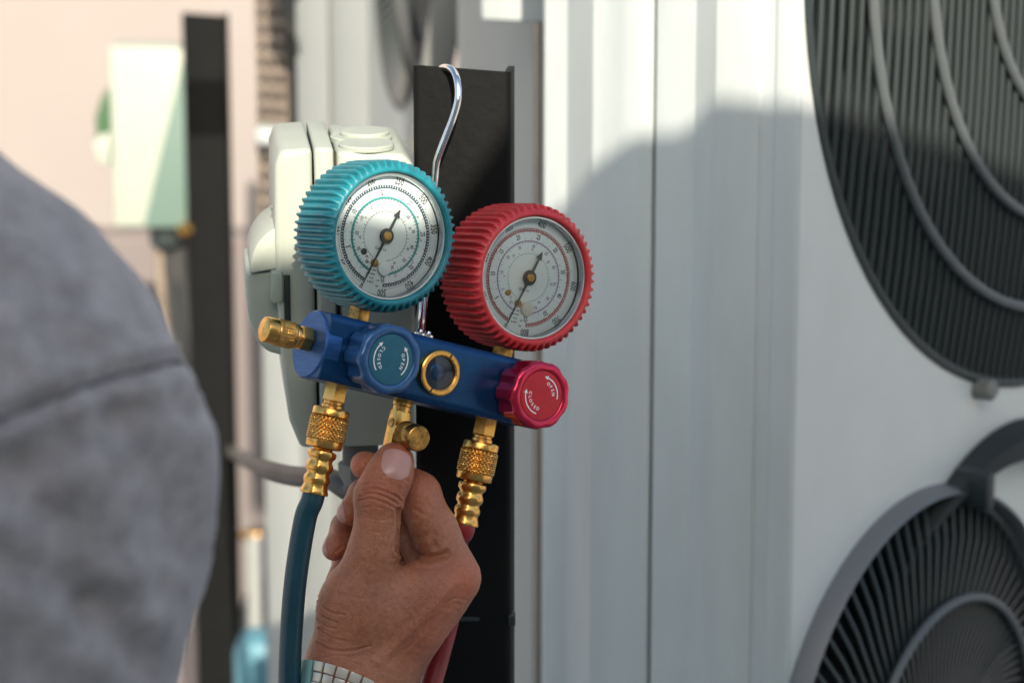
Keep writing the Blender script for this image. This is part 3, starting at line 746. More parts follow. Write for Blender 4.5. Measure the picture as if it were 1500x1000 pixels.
    st.build('stem', M['brass_old'], body, angle=25)
    return body
gauge(24.8, 62.6, True)
gauge(115.0, 60.8, False)

# ---------------------------------------------------------------- valve knobs
def knob(cx, teal):
    G0 = T(cx, 0, 16.0); NL = 9; FS_ = 0.3 if teal else 0.34
    def rf(a, z, r):
        u = abs((a*NL/(2*PI)+0.25) % 1.0-0.5)*2          # 1 at the flute edge
        d = 1.9*max(0.0, math.cos(u*PI/2/0.62))**1.0 if u < 0.62 else 0.0
        fade = min(1, max(0, (z+1)/3.0))
        return r-d*(1.2 if z < 17.0 else FS_)*(fade if r > 14 else 0)*(1 if r > 13.8 else 0)
    pr = [(0.4, 14.0), (0.6, 16.4), (1.4, 17.2), (2.5, 17.5), (8, 17.8), (14, 18.0), (17.0, 18.1), (18.6, 18.0), (19.6, 17.4), (20.1, 16.3), (20.2, 15.0), (20.1, 13.6), (19.7, 13.1), (19.3, 12.9), (19.3, 6)]
    k = MB().lathe(pr, 180, G0, rf=rf).build('valve_knob', M['blue_knob' if teal else 'red_knob'], gs, angle=40)
    k['label'] = 'blue fluted valve knob with blue sticker' if teal else 'crimson fluted valve knob with red sticker'
    MB().lathe([(-1, 9), (1, 9)], 32, G0).build('collar', M['steel'], k)
    MB().lathe([(19.3, 12.7), (19.62, 12.7), (19.65, 12.5)], 64, G0).build('sticker', M['st_blue' if teal else 'st_red'], k, angle=20)
    rot = math.radians(-100+12 if teal else -62+14)
    D = G0 @ T(0, 0, 19.72) @ Rz(rot); pr_ = MB()
    def arc(r, a0, a1, wd):                          # local angles from up, clockwise
        pr_.ring(r-wd/2, r+wd/2, 0, 24, math.radians(a0), math.radians(a1), D)
    def head(r, a, d):
        a = math.radians(a); c_ = Vector((r*math.sin(a), r*math.cos(a), 0)); t = Vector((math.cos(a), -math.sin(a), 0))*d; n_ = Vector((math.sin(a), math.cos(a), 0))
        pr_.add([c_+t*1.7, c_-t*0.5+n_*1.15, c_-t*0.5-n_*1.15], [(0, 1, 2)], D)
    arc(9.9, -40, 42, 0.62); head(9.9, -40, -1)
    arc(9.9, 138, 222, 0.62); head(9.9, 222, 1)
    pr_.build('arrows', M['white_ink'], k, smooth=False)
    tx = MB()
    def arctext(s_, r, top):
        n_ = len(s_); st = 2.15
        for i, chh in enumerate(s_):
            off = (i-(n_-1)/2)*st/r
            if top: add_text(tx, chh, 2.5, D @ Rz(-off) @ T(0, r, 0), 0.95)
            else: add_text(tx, chh, 2.5, D @ Rz(off) @ T(0, -r, 0), 0.95)
    arctext('OPEN', 7.2, True); arctext('CLOSED', 7.2, False)
    tx.build('lettering', M['white_ink'], k, smooth=False)
    return k
knob(27.3, True); knob(120.5, False)

# sight glass
sg = MB().lathe([(13.5, 12.1), (18.0, 12.1), (19.2, 11.8), (19.7, 11.1), (19.7, 9.5), (19.0, 8.8), (16.3, 8.6), (16.1, 8.4)], 72, T(67.5, 0, 0), cap=(False, False)).build('sight_glass', M['brass'], gs, label='brass-ringed sight glass')
MB().lathe([(16.15, 8.7), (16.5, 8.6), (16.35, 7.4), (16.2, 5.0), (16.15, 0.1)], 48, T(67.5, 0, 0), cap=(False, True)).build('well', mat('dark navy well', (0.007, 0.028, 0.085), 0.45, 0.0), sg)
MB().lathe([(16.2, 4.6), (16.5, 4.2), (16.6, 3.0)], 32, T(67.5, 0.5, 0)).build('float', M['blue'], sg)
MB().lathe([(18.2, 8.8), (18.5, 6), (18.7, 0.1)], 48, T(67.5, 0, 0), cap=(False, True)).build('glass', M['glass'], sg)
# small stamped slots at the ring
for a in (0.9, 0.9+PI):
    MB().box((-0.5, 8.9, 19.0), (0.5, 11.5, 19.74), T(67.5, 0, 0) @ Rz(a-PI/2+0.3)).build('slot', M['seam'], sg, smooth=False)

# hook, one bent wire with two eyelets on the bar
hp = [(612, 489, 1.4905), (614, 470, 1.503), (619, 430, 1.517), (626, 360, 1.527), (632, 300, 1.532), (637, 262, 1.531), (640, 236, 1.529), (652, 203, 1.526), (664, 172, 1.524), (671, 145, 1.523), (670, 120, 1.525),
      (663, 104, 1.532), (652, 99, 1.541), (644, 104, 1.551), (641, 118, 1.558), (641, 145, 1.560)]
hk = MB().tube(catmull([P(*p) for p in hp], 8), 0.00195, 16).build('hook', M['chrome'], gs, world=True)
hk2 = MB().tube(catmull([P(620, 490, 1.493), P(621, 470, 1.504), P(624, 430, 1.516), P(630, 360, 1.5275), P(635, 300, 1.531)], 6), 0.0012, 12).build('hook_wire', M['chrome'], hk, world=True)
for x in (62.5, 67.5):
    MB().lathe([(0, 2.6), (0.5, 3.1), (1.8, 3.1), (2.4, 2.2), (3.6, 1.8)], 24, T(x, 17.2, -2) @ Rx(-PI/2)).build('eyelet', M['chrome'], hk)

# ---------------------------------------------------------------- hose ends
def hose_end(root, x, big=True):
    a = MB().lathe([(16.5, 6.0), (17.8, 6.3), (25.6, 6.5), (26.4, 6.0)], 36, DN(x, 0, 0), rf=hexf()).build('hex_nut', M['brass'], root, angle=25)
    MB().lathe([(26, 4.8), (27.5, 4.8), (28, 5.4), (29.4, 5.4), (30.5, 4.6)], 36, DN(x, 0, 0)).build('neck', M['brass'], root)
    k = MB(); k.lathe([(29.4, 7.0), (29.9, 9.1), (30.6, 9.5), (33.4, 9.5), (34.0, 9.1), (34.2, 8.7)], 64, DN(x, 0, 0))
    knurl_lathe(k, 9.9, 34.2, 46.5, DN(x, 0, 0), n=26, amp=0.6, seg=260, rows=48)
    k.lathe([(46.4, 8.9), (46.7, 9.5), (49.6, 9.5), (50.3, 9.1), (50.8, 7.5)], 64, DN(x, 0, 0))
    k.build('coupler', M['brass'], root, angle=30)
    def crf(a, z, r):
        o = 6.15/math.cos(((a+0.2) % (PI/4))-PI/8)*math.cos(PI/8)
        return r*(0.55+0.45*o/6.15)
    MB().lathe([(50.5, 4.9), (51.6, 5.2), (52.2, 7.2), (53.4, 7.6), (55.0, 7.4), (56.0, 6.4), (57.2, 6.1), (58.8, 7.0), (60.6, 7.3), (62.0, 6.9), (63.0, 6.0), (64.2, 5.9), (65.6, 6.8), (67.2, 7.0), (68.6, 6.5), (69.6, 6.2), (72.4, 7.1), (73.6, 7.5), (74.4, 7.3), (74.6, 6.2)],
               64, DN(x, 0, 0), rf=crf).build('ferrule', M['brass'], root, angle=45)
def hose(label, x, m, pts, r):
    e = empty('hose', MW, label, 'hose', 'hoses screwed to the blue manifold')
    hose_end(e, x)
    p0 = MW @ Vector((x*0.001, -0.070, 0)); p1_ = MW @ Vector((x*0.001, -0.078, 0))
    path = catmull([p0, p1_]+[P(*p) for p in pts], 10)
    MB().tube(path, r, 28).build('tube', m, e, world=True)
hose('blue-green charging hose curving down left of the hand', 19.5, M['hose_blue'], [(447, 760, 1.462), (434, 840, 1.465), (427, 920, 1.468), (424, 1000, 1.47), (426, 1100, 1.475), (440, 1300, 1.50), (480, 1700, 1.56), (560, 2300, 1.62)], 0.0059)
hose('dark red charging hose passing behind the hand', 112.5, M['hose_red'], [(670, 790, 1.520), (667, 840, 1.538), (658, 900, 1.550), (643, 960, 1.550), (627, 1020, 1.545), (606, 1120, 1.54), (590, 1300, 1.54), (600, 1700, 1.56), (640, 2300, 1.60)], 0.0060)

# middle port: tee with knurled side cap
tee = MB().lathe([(16.5, 4.8), (17.5, 5.2), (20, 5.2), (20.6, 4.6), (23.5, 4.6)], 32, DN(60, 0, 0)).build('service_port', M['brass'], gs, label='brass service port with knurled side cap')
tb_ = MB(); tb_.box((55.6, -46, -4.4), (64.4, -22.5, 4.4)); tb_.build('tee_body', M['brass'], tee, bevel=1.0, bseg=2)
MB().lathe([(40, 4.6), (44, 4.2), (46, 4.2)], 32, AX(60, -33, -36)).build('side_neck', M['brass'], tee)
MB().lathe([(46, 4.6), (46.6, 5.0), (52, 5.0), (52.5, 4.4), (60, 4.4)], 24, DN(60, 0, 0)).build('lower_stem', M['brass'], tee)
MB().lathe([(0, 2.5), (0.5, 2.5)], 20, T(55.5, -30, 0.5) @ Ry(-PI/2)).build('plug', M['brass_old'], tee)
c_ = MB(); SC = T(60, -34, 0) @ Rx(math.radians(4)); c_.lathe([(4, 3.6), (8.2, 3.6), (8.3, 6.0), (8.9, 6.5)], 40, SC); knurl_lathe(c_, 7.0, 8.9, 17.5, SC, n=26, amp=0.5, seg=208, rows=28)
c_.lathe([(17.4, 6.3), (17.9, 6.9), (22.6, 6.9), (23.6, 6.5), (23.9, 6.0), (23.9, 0.2)], 48, SC)
c_.build('side_cap', M['brass_old'], tee, angle=30)

# ================================================================== SWITCH BOX on the near post
def switch_box(F, label, full=True):
    """F: matrix, x right along the view, y up, z toward the viewer; units mm; origin at mid height on the post side"""
    e = empty('switch_box', F, label, 'switch box')
    W = 80.0
    def pr(name, o, z0_, z1_, m, bev, par=e): return MB().prism(o, z0_, z1_).build(name, m, par, bevel=bev, bseg=3, angle=30)
    # base half (right), seam rib, cover half (left)
    base = pr('base', [(-38, -86), (2, -86), (2, 70), (-4, 77), (-40, 79)][::-1], -W, 0, M['cream'], 3.0)
    rib = pr('rib', [(-50, -86), (-39.0, -86), (-41.5, 81), (-52.0, 81.5)][::-1], -W-1.2, 1.2, M['cream'], 2.2)
    cover = pr('cover', [(-51.5, -86), (-61, -86), (-67, -70), (-70, -45), (-72, -18), (-73.5, 30), (-73, 72), (-70, 80), (-53, 81)], -W, -0.2, M['cream'], 3.2)
    return e, base, rib, cover
FB = frame(P(603, 430, 1.540), (RT*math.cos(math.radians(6))-FW*math.sin(math.radians(6))).normalized() if False else Vector((1, 0, 0)), Z, Vector((0, -1, 0)))
FB = FB @ Ry(math.radians(7)) @ Rx(math.radians(3.0))
e, base, rib, cover = switch_box(FB, 'cream rotary switch box fixed beside the near black post')
# stepped round knock-outs on top
for (x, z, r, y0_, y1_) in ((-24, -40, 17, 78, 80.2), (-22, -40, 13.5, 80, 82.6)):
    MB().lathe([(y0_-1, r), (y1_-0.8, r), (y1_, r-0.8)], 48, T(x, 0, z) @ Rx(-PI/2)).build('knock_out', M['cream'], base, angle=40)
MB().lathe([(78, 15), (80.0, 15), (80.8, 14.2)], 48, T(-23, 0, -14) @ Rx(-PI/2)).build('knock_out', M['cream'], base, angle=40)
MB().box((-41.2, -84, -0.6), (-40.2, 79, 1.0)).build('joint', M['seam'], base, smooth=False)
# rotary handle and its guard on the left face
hd = MB().prism([(-89, 13), (-74, 13), (-69, 11), (-68, -36), (-78, -33), (-84, -26), (-88, -14)], -64, -8).build('handle', M['cream_grey'], e, bevel=2.5, bseg=3)
gd = []
for i in range(11):
    a = math.radians(90+82*i/10); gd.append((-65+22*math.cos(a), 14+25*math.sin(a)))
gd += [(-86.5, 12.6), (-65, 15.5)]
MB().prism(gd, -60, -3).build('guard', M['cream'], hd, bevel=1.2)
MB().box((-76, -3, -10), (-69.5, 14, 3)).build('latch', M['cream_grey'], hd, bevel=1.5)
MB().box((-69, -14, -6), (-65.5, 12, 0.9)).build('slot', M['grille'], hd, bevel=0.5)
MB().lathe([(0, 1.6), (0.8, 1.4)], 12, T(-73.6, 45, -20) @ Ry(-PI/2)).build('screw', M['grey_plastic'], cover)
# cable gland below
gl_ = MB().lathe([(84, 13.5), (85, 14.5), (90, 14.5), (91, 13.5)], 36, T(-26, 0, -36) @ Rx(PI/2), rf=hexf()).build('cable_gland', M['grey_plastic'], e, angle=25, label='grey threaded cable gland')
th_ = []
for i in range(29): th_.append((91+i*0.5, 10.2 if i % 3 else 9.3))
MB().lathe(th_, 32, T(-26, 0, -36) @ Rx(PI/2)).build('thread', M['grey_plastic'], gl_, angle=20)
MB().lathe([(105, 11.5), (106, 12.6), (112, 12.4), (118, 9.5), (119, 7)], 36, T(-26, 0, -36) @ Rx(PI/2), rf=lambda a, z, r: hexf()(a, z, r) if z < 113 else r).build('dome_nut', M['grey_plastic'], gl_, angle=25)
# conduit
cp = [FB @ Vector((-0.026, -0.118, -0.036))]
cpp = [cp[0]+Vector((0, 0, 0.012)), cp[0]+Vector((-0.004, 0.004, -0.006)), P(480, 700, 1.64), P(430, 697, 1.74), (P(385, 685, 1.95)), P(347, 666, 2.9), P(334, 657, 4.0), P(322, 655, 4.5)]
tag(MB().tube(catmull(cpp, 8), 0.0062, 16).build('conduit', M['conduit'], world=True), 'grey flexible conduit running left from under the cream switch box', 'conduit')

# farther switch box on the left post
F2 = frame(H(280, 200, 3.56), Vector((1, 0, 0)), Z, Vector((0, -1, 0)))
e2 = empty('switch_box', F2, 'blurred pale green switch box on the farther black post', 'switch box')
s2 = 1000*3.62/FPX       # mm per pixel there
bx = MB().prism([(-116*s2, -134*s2), (-3*s2, -134*s2), (-3*s2, 122*s2), (-20*s2, 128*s2), (-116*s2, 130*s2)][::-1], -80, 0).build('box', M['cream'], e2, bevel=4, bseg=3)
# darker wedge on the front: the box's right-hand shade put into a colour
vsx = [(-8*s2, 118*s2, 0.3), (-3*s2, 118*s2, -30), (-3*s2, -134*s2, -30), (-74*s2, -134*s2, 0.3), (-74*s2, -134*s2, -20), (-8*s2, 118*s2, -20)]
MB().prism([(-9*s2, 112*s2), (-1*s2, 112*s2), (-1*s2, -133*s2), (-72*s2, -133*s2)], -6, 4.5).build('shade_wedge', mat('shaded green plastic', (0.13, 0.21, 0.18), 0.45), e2, bevel=2)
MB().prism([(-118*s2, 72*s2), (-130*s2, 55*s2), (-140*s2, 25*s2), (-138*s2, -10*s2), (-118*s2, -40*s2)], -60, -6).build('handle', mat('dark green plastic', (0.05, 0.12, 0.06), 0.4), e2, bevel=3)
MB().prism([(-118*s2, 6*s2), (-134*s2, 0), (-144*s2, -14*s2), (-136*s2, -38*s2), (-118*s2, -46*s2)], -50, 4).build('grip', M['cream'], e2, bevel=3)
gl2 = MB().lathe([(134*s2, 24), (134*s2+26, 24), (134*s2+34, 16)], 24, T(-42*s2, 0, -36) @ Rx(PI/2)).build('cable_gland', M['grille'], e2)
for i, (xa, xb) in enumerate(((-55, -50), (-40, -30), (-22, -12))):
    MB().tube([(xa*s2, -150*s2, -36), (xa*s2, -210*s2, -36), (xb*s2, -330*s2, -36), (xb*s2, -700*s2, -30)], 7, 12).build('cable', M['conduit' if i else 'mesh'], e2)
MB().lathe([(0, 9), (8, 9), (12, 5)], 16, T(-10*s2, -134*s2, 8)).build('brass_fitting', M['brass'], e2)

# low clutter near the foot of the far wall
bb = vbox('crate', M['bluebin'], None, 330, 420, 3.3, 3.3, 940, 0, 0.08, bevel=0.02, z0_=0.0)
tag(bb, 'light blue plastic crate low between the two posts', 'crate')
dd = vbox('shade_block', M['cavity'], None, 335, 402, 3.75, 3.75, 898, 0, 0.2, bevel=0.02, z0_=0.0)  # dark block painted in where only shade falls behind the crate
tag(dd, 'dark block for the shade behind the light blue crate', 'cover')
vv = MB().lathe([(0, 0.006), (0.012, 0.008), (0.018, 0.005), (0.028, 0.005)], 16, Matrix.Translation(H(352, 783, 3.7)) @ Ry(PI/2))
vv = tag(vv.build('valve', M['brass_old'], world=True), 'small blurred brass valve right of the farther black post', 'valve')
a = H(372, 782, 3.7); MB().tube([a, a+Vector((0, 0, -0.1)), Vector((a.x, a.y, 0.0))], 0.011, 12).build('pipe', M['casing2'], vv, world=True)

# ================================================================== PERSON
# built in a camera-aligned frame; units are photo pixels at 1.488 m (2.8 px = 1 mm), y down, z toward the viewer
HD = 1.484
PM = camframe(750, 500, HD)
person = empty('person', PM, 'person in heather grey sweatshirt reaching out to turn the brass fitting, seen from behind', 'person')
def q(px, py, z):        # photo pixel + z (px toward viewer) -> frame units (mm)
    return ((px-750)/2.8, -(py-500)/2.8, z/2.8)
def pp(px, py, D):       # photo pixel at a true distance -> frame units (mm)
    D = D*1000; return ((px-750)/FPX*D, -(py-500)/FPX*D, HD*1000-D)
def seg(a, b, ra, rb, k=8): return (q(*a), q(*b), ra/2.8, rb/2.8, k/2.8)
palm = [
    seg((474, 1010, -44), (482, 925, -52), 38, 20, 16),
    seg((500, 1040, -5), (512, 980, 0), 60, 58, 30), seg((540, 1030, -70), (560, 960, -75), 52, 52, 40),
    seg((512, 985, 0), (526, 880, 14), 56, 54, 40), seg((526, 890, 14), (548, 808, 34), 52, 33, 30),       # thumb metacarpal, ball
    seg((548, 806, 34), (556, 762, 42), 33.5, 31, 22),                                               # to mid proximal
    seg((560, 980, -10), (664, 850, -10), 48, 37, 40), seg((590, 900, 0), (628, 862, -2), 46, 42, 40),   # index metacarpal, first web
    seg((560, 980, -60), (648, 866, -64), 46, 35, 40), seg((560, 990, -110), (628, 884, -112), 42, 32, 36), seg((560, 1000, -140), (604, 905, -152), 38, 30, 30),
    seg((540, 900, -40), (600, 880, -60), 50, 45, 40), seg((520, 930, -70), (540, 900, -110), 40, 36, 40),
]
thumb = [seg((553, 775, 40), (557, 724, 47), 31.5, 33, 10), seg((557, 724, 47), (572, 694, 45), 33, 31.5, 16), seg((572, 694, 45), (580, 674, 40), 31.5, 28.5, 16)]
index = [seg((668, 842, -8), (636, 776, -14), 36, 31, 20), seg((636, 776, -14), (613, 724, -20), 31, 30, 20), seg((613, 724, -20), (572, 694, -40), 29, 24, 18), seg((572, 694, -40), (533, 682, -30), 24, 21, 14)]
middle = [seg((648, 864, -64), (585, 752, -84), 34, 28, 18), seg((585, 752, -84), (530, 728, -74), 27, 22, 16), seg((530, 728, -74), (511, 752, -36), 22, 19.5, 14)]
ring_ = [seg((628, 884, -112), (556, 800, -122), 31, 26, 16), seg((556, 800, -122), (502, 778, -98), 25, 21, 14), seg((502, 778, -98), (487, 806, -50), 21, 18, 14)]
pinky = [seg((604, 905, -152), (545, 850, -152), 28, 22, 14), seg((545, 850, -152), (500, 830, -128), 21, 18, 12), seg((500, 830, -128), (488, 856, -90), 18, 16, 12)]
# arm, trunk, head (mm in the same frame, true distances)
W_ = pp(500, 1092, 1.487); E_ = pp(215, 1620, 1.23); Sh = pp(-20, 575, 1.00); Nk = pp(-580, 150, 1.02); Hd = pp(-620, -330, 1.04)
arm = [(W_, tuple(np.array(W_)*0.75+np.array(E_)*0.25), 24, 28, 24), (tuple(np.array(W_)*0.75+np.array(E_)*0.25), E_, 27, 35, 30), (E_, pp(20, 1000, 1.085), 36, 38, 20), (pp(20, 1000, 1.085), pp(36, 860, 1.055), 38, 42, 20), (pp(36, 860, 1.055), Sh, 42, 46, 30)]
trunk = [(Sh, Nk, 42, 52, 30), (Nk, pp(-560, 1600, 1.05), 56, 100, 60)]
headp = [(Nk, Hd, 56, 58, 30), (tuple(np.array(Hd)+(0, 25, -12)), tuple(np.array(Hd)+(0, 60, 14)), 74, 82, 40), (tuple(np.array(Hd)+(0, -10, -40)), tuple(np.array(Hd)+(0, -45, -62)), 52, 34, 40),
         (tuple(np.array(Hd)+(0, 22, -85)), tuple(np.array(Hd)+(0, 0, -108)), 8, 13, 12),
         (tuple(np.array(Hd)+(76, 12, 5)), tuple(np.array(Hd)+(80, 42, 12)), 9, 13, 8), (tuple(np.array(Hd)+(-76, 12, 5)), tuple(np.array(Hd)+(-80, 42, 12)), 9, 13, 8)]
hx0, hx1 = q(455, 0, 0)[0], q(725, 0, 0)[0]; hy0, hy1 = q(0, 1075, 0)[1], q(0, 630, 0)[1]; hz0, hz1 = q(0, 0, -195)[2], q(0, 0, 90)[2]
ax_ = axis([(-520, hx0, 7), (hx0, hx1, 0.72), (hx1, hx1+15, 7)])
ay_ = axis([(-520, hy0, 7), (hy0, hy1, 0.72), (hy1, 420, 7)])
az_ = axis([(hz0-20, hz0, 7), (hz0, hz1, 0.72), (hz1, 640, 7)])
AXS = (ax_, ay_, az_)
F = field(AXS, palm+arm+trunk+headp)
G = None
for fg in (index, middle, ring_, pinky, thumb):
    f = field(AXS, fg)
    G = f if G is None else smin(G, f, 0.5)
    del f
F = smin(F, G, 3.4); del G
V, Q = surface_nets(AXS, F); del F
V = relax(V, Q, 4, 0.5); NN = normals(V, Q)
# creases of the skin, drawn in photo pixels and pressed into the side that faces the viewer
def crease(V, NN, pts, wd, dp, zmin=-40, zmax=400, rim=0.35):
    px = V[:, 0]*2.8+750; py = 500-V[:, 1]*2.8; z = V[:, 2]*2.8
    d2 = pl_dist2(px, py, [tuple(p)[:2] for p in catmull([(a, b, 0) for a, b in pts], 4)])
    m = (z > zmin) & (z < zmax) & (NN[:, 2] > -0.1) & (d2 < (wd*5)**2)
    amt = np.where(m, -dp*np.exp(-d2/wd**2)+dp*rim*np.exp(-(np.sqrt(d2)-wd*2.0)**2/wd**2), 0)/2.8
    V += NN*amt[:, None]
CR = [  # thumb knuckle
    ([(534, 716), (548, 710), (566, 714), (584, 722), (591, 730)], 1.5, 2.6), ([(531, 722), (548, 717), (568, 722), (586, 733)], 1.3, 2.2), ([(530, 729), (546, 725), (566, 730), (583, 740)], 1.4, 1.7),
    ([(538, 705), (552, 703), (568, 706)], 1.3, 1.0), ([(536, 738), (552, 736), (568, 740)], 1.3, 0.8),
    # web fold between thumb and index
    ([(586, 742), (588, 770), (584, 796), (590, 806)], 3.2, 6.0), ([(588, 802), (606, 812), (632, 814), (656, 808)], 4.6, 3.4), ([(596, 796), (612, 786), (636, 780)], 5.0, 1.0), ([(600, 824), (622, 829), (646, 825)], 2.6, 0.8),
    ([(606, 742), (618, 750), (632, 754)], 2.6, 1.0), ([(640, 764), (632, 786), (640, 800)], 4.0, 1.2),
    # heel of the thumb, left side wrinkles
    ([(466, 872), (478, 884), (492, 890), (510, 892)], 1.5, 2.4), ([(466, 888), (480, 898), (500, 904)], 1.4, 2.2), ([(468, 902), (482, 910), (496, 913)], 1.3, 1.8), ([(470, 915), (490, 926), (512, 930)], 1.3, 1.5),
    ([(468, 936), (492, 944), (520, 944), (546, 938)], 1.8, 2.0), ([(476, 956), (500, 950), (526, 956)], 1.3, 1.1), ([(508, 782), (500, 800), (488, 812)], 1.5, 1.0),
    ([(590, 940), (610, 920), (632, 900)], 2.0, 0.6), ([(560, 880), (580, 870), (604, 872)], 2.0, 0.5), ([(650, 880), (668, 872), (686, 876)], 1.8, 0.7),
    # tendon and vein of the back of the hand (raised)
    ([(560, 960), (600, 920), (640, 880), (664, 850)], 7.0, -2.6), ([(540, 930), (545, 880), (548, 830)], 8.0, -2.0), ([(600, 950), (630, 915), (660, 890)], 3.0, -0.9), ([(585, 870), (610, 900), (618, 940)], 2.6, -0.7),
    ([(530, 850), (560, 846), (584, 850)], 2.2, 0.5), ([(500, 862), (530, 868), (552, 864)], 2.0, 0.5), ([(540, 752), (560, 756), (580, 752)], 1.6, 0.6), ([(536, 770), (556, 774), (576, 772)], 1.6, 0.5),
    ([(676, 826), (686, 838), (688, 852)], 1.8, 0.6), ([(584, 690), (600, 700), (614, 704)], 1.6, 0.9),
]
for pts, wd, dp in CR: crease(V, NN, pts, wd, dp)
hm = (V[:, 1]*-2.8+500 < 1080) & (V[:, 0]*2.8+750 > 440)
r1 = np.sin(V[:, 0]*0.9+np.sin(V[:, 1]*0.5)*2)*np.sin(V[:, 1]*0.7+V[:, 2]*0.6); V += NN*(np.where(hm, 0.10, 0)*r1)[:, None]
fl = np.zeros(len(V)); hpx = V[:, 0]*2.8+750; hpy = 500-V[:, 1]*2.8
for (bx, by, br, am) in ((690, 845, 34, 0.8), (585, 665, 30, 0.7), (560, 722, 24, 0.6), (525, 683, 22, 0.9), (508, 770, 22, 0.8), (482, 825, 22, 0.8), (612, 715, 28, 0.5), (650, 930, 60, 0.5), (530, 900, 40, -0.3)):
    fl += am*np.exp(-((hpx-bx)**2+(hpy-by)**2)/br**2)
body = np_mesh('body', V, Q, M['skin'], person, 0.001)
at_ = body.data.attributes.new('flush', 'FLOAT', 'POINT'); at_.data.foreach_set('value', np.clip(fl, 0, 1).astype(np.float32))
tree = BVHTree.FromPolygons([tuple(v) for v in V], [tuple(f) for f in Q])

def nail(c, outw, along, w_, l_, lift=0.35, bend=0.0, name='fingernail'):
    """c: centre guess (mm), outw: direction out of the skin, along: toward the tip"""
    c = Vector(c); o = Vector(outw).normalized(); a = Vector(along); a = (a-o*a.dot(o)).normalized(); s_ = a.cross(o)
    nu, nv = 21, 23; fs = []; C_ = np.zeros((nv, nu, 2)); Hh = np.zeros((nv, nu)); In = np.zeros((nv, nu))
    for j in range(nv):
        v = j/(nv-1)*2-1
        for i in range(nu):
            u = i/(nu-1)*2-1
            hw = w_/2*(1-0.14*max(0, -v)**3-0.04*max(0, v)**3); hl = l_/2
            rx = u*hw*math.sqrt(max(0, 1-0.32*v**6)); ry = v*hl*math.sqrt(max(0, 1-(0.45 if v < 0 else 0.30)*u**4)); C_[j, i] = rx, ry
            p = c+s_*rx+a*ry; h = tree.ray_cast(p+o*25, -o); b = h[0] if h[0] is not None else p
            Hh[j, i] = (b-c).dot(o); In[j, i] = max(abs(u), abs(v))
    for _ in range(14):
        Pd = np.pad(Hh, 1, mode='reflect', reflect_type='odd'); Hh = 0.4*Hh+0.15*(Pd[:-2, 1:-1]+Pd[2:, 1:-1]+Pd[1:-1, :-2]+Pd[1:-1, 2:])
    vs = []
    for j in range(nv):
        for i in range(nu):
            up = lift*(1-0.55*In[j, i]**4); vs.append(c+s_*C_[j, i, 0]+a*C_[j, i, 1]+o*(Hh[j, i]+up))
    rim = [(0, i) for i in range(nu)]+[(j, nu-1) for j in range(1, nv)]+[(nv-1, i) for i in range(nu-2, -1, -1)]+[(j, 0) for j in range(nv-2, 0, -1)]
    base_n = len(vs)
    for (j, i) in rim: vs.append(vs[j*nu+i]-o*1.3)
    m = len(rim)
    for t in range(m):
        j0, i0 = rim[t]; j1, i1 = rim[(t+1) % m]; fs.append((j0*nu+i0, j1*nu+i1, base_n+(t+1) % m, base_n+t))
    for j in range(nv-1):
        for i in range(nu-1): fs.append((j*nu+i, j*nu+i+1, (j+1)*nu+i+1, (j+1)*nu+i))
    m_ = MB().add([tuple(v) for v in vs], fs); return m_.build(name, M['nail'], person, angle=50)
nail(q(587, 675, 80), (0.26, 0.12, 1), (0.26, 1, -0.12), 15.5, 15.5, 0.45)
nail(q(504, 752, -40), (-0.62, -0.05, 0.78), (0.22, -1.0, 0.2), 9.5, 11.0, 0.5)
nail(q(480, 804, -60), (-0.62, -0.05, 0.78), (0.3, -1.0, 0.2), 8.5, 10.5, 0.5)

# sweatshirt over trunk, shoulder and arm
cuff = tuple(np.array(W_)*0.62+np.array(E_)*0.38)
SL = [(cuff, E_, 40, 50, 20), (E_, pp(20, 1000, 1.085), 52, 49, 30), (pp(20, 1000, 1.085), pp(36, 860, 1.055), 49, 54, 30), (pp(36, 860, 1.055), pp(48, 710, 1.03), 54, 56, 30),
      (pp(48, 710, 1.03), pp(-28, 580, 1.0), 56, 58, 40), (pp(-30, 580, 1.0), pp(-480, 220, 0.99), 58, 56, 40),
      (pp(-230, 640, 0.99), pp(-230, 1700, 0.99), 78, 95, 60), (pp(-560, 420, 1.0), pp(-560, 1700, 1.0), 100, 120, 80), (pp(-480, 200, 0.99), pp(-700, 200, 1.0), 56, 56, 40),
      (pp(-1160, 640, 1.05), pp(-1100, 1700, 1.05), 75, 80, 60), (pp(-700, 200, 1.0), pp(-1160, 600, 1.05), 56, 66, 40)]
SA = (axis([(-620, 0, 4.0)]), axis([(-520, 330, 4.0)]), axis([(-60, 680, 4.0)]))
FS = field(SA, SL); VS, QS = surface_nets(SA, FS); VS = relax(VS, QS, 3, 0.5); NS = normals(VS, QS)
def to_px(Vv):
    D = HD*1000-Vv[:, 2]; return 750+Vv[:, 0]/D*FPX, 500-Vv[:, 1]/D*FPX
sx, sy = to_px(VS)
def fold(pts, wd, dp, rim=0.5):
    d2 = pl_dist2(sx, sy, [tuple(p)[:2] for p in catmull([(a, b, 0) for a, b in pts], 5)])
    m = NS[:, 2] > 0.0; d = np.sqrt(d2)
    VS[:] += NS*(np.where(m, -dp*np.exp(-d2/wd**2)+dp*rim*np.exp(-(d-2.0*wd)**2/wd**2), 0))[:, None]
np_rough = 1.8*np.sin(VS[:, 0]*0.045+VS[:, 1]*0.02)*np.sin(VS[:, 1]*0.05-VS[:, 2]*0.03)+1.2*np.sin(VS[:, 0]*0.11+1)*np.sin(VS[:, 1]*0.09+VS[:, 2]*0.05)
VS += NS*np_rough[:, None]
fold([(-60, 640), (0, 613), (70, 585), (140, 560), (210, 540), (300, 520)], 11, 4.0)
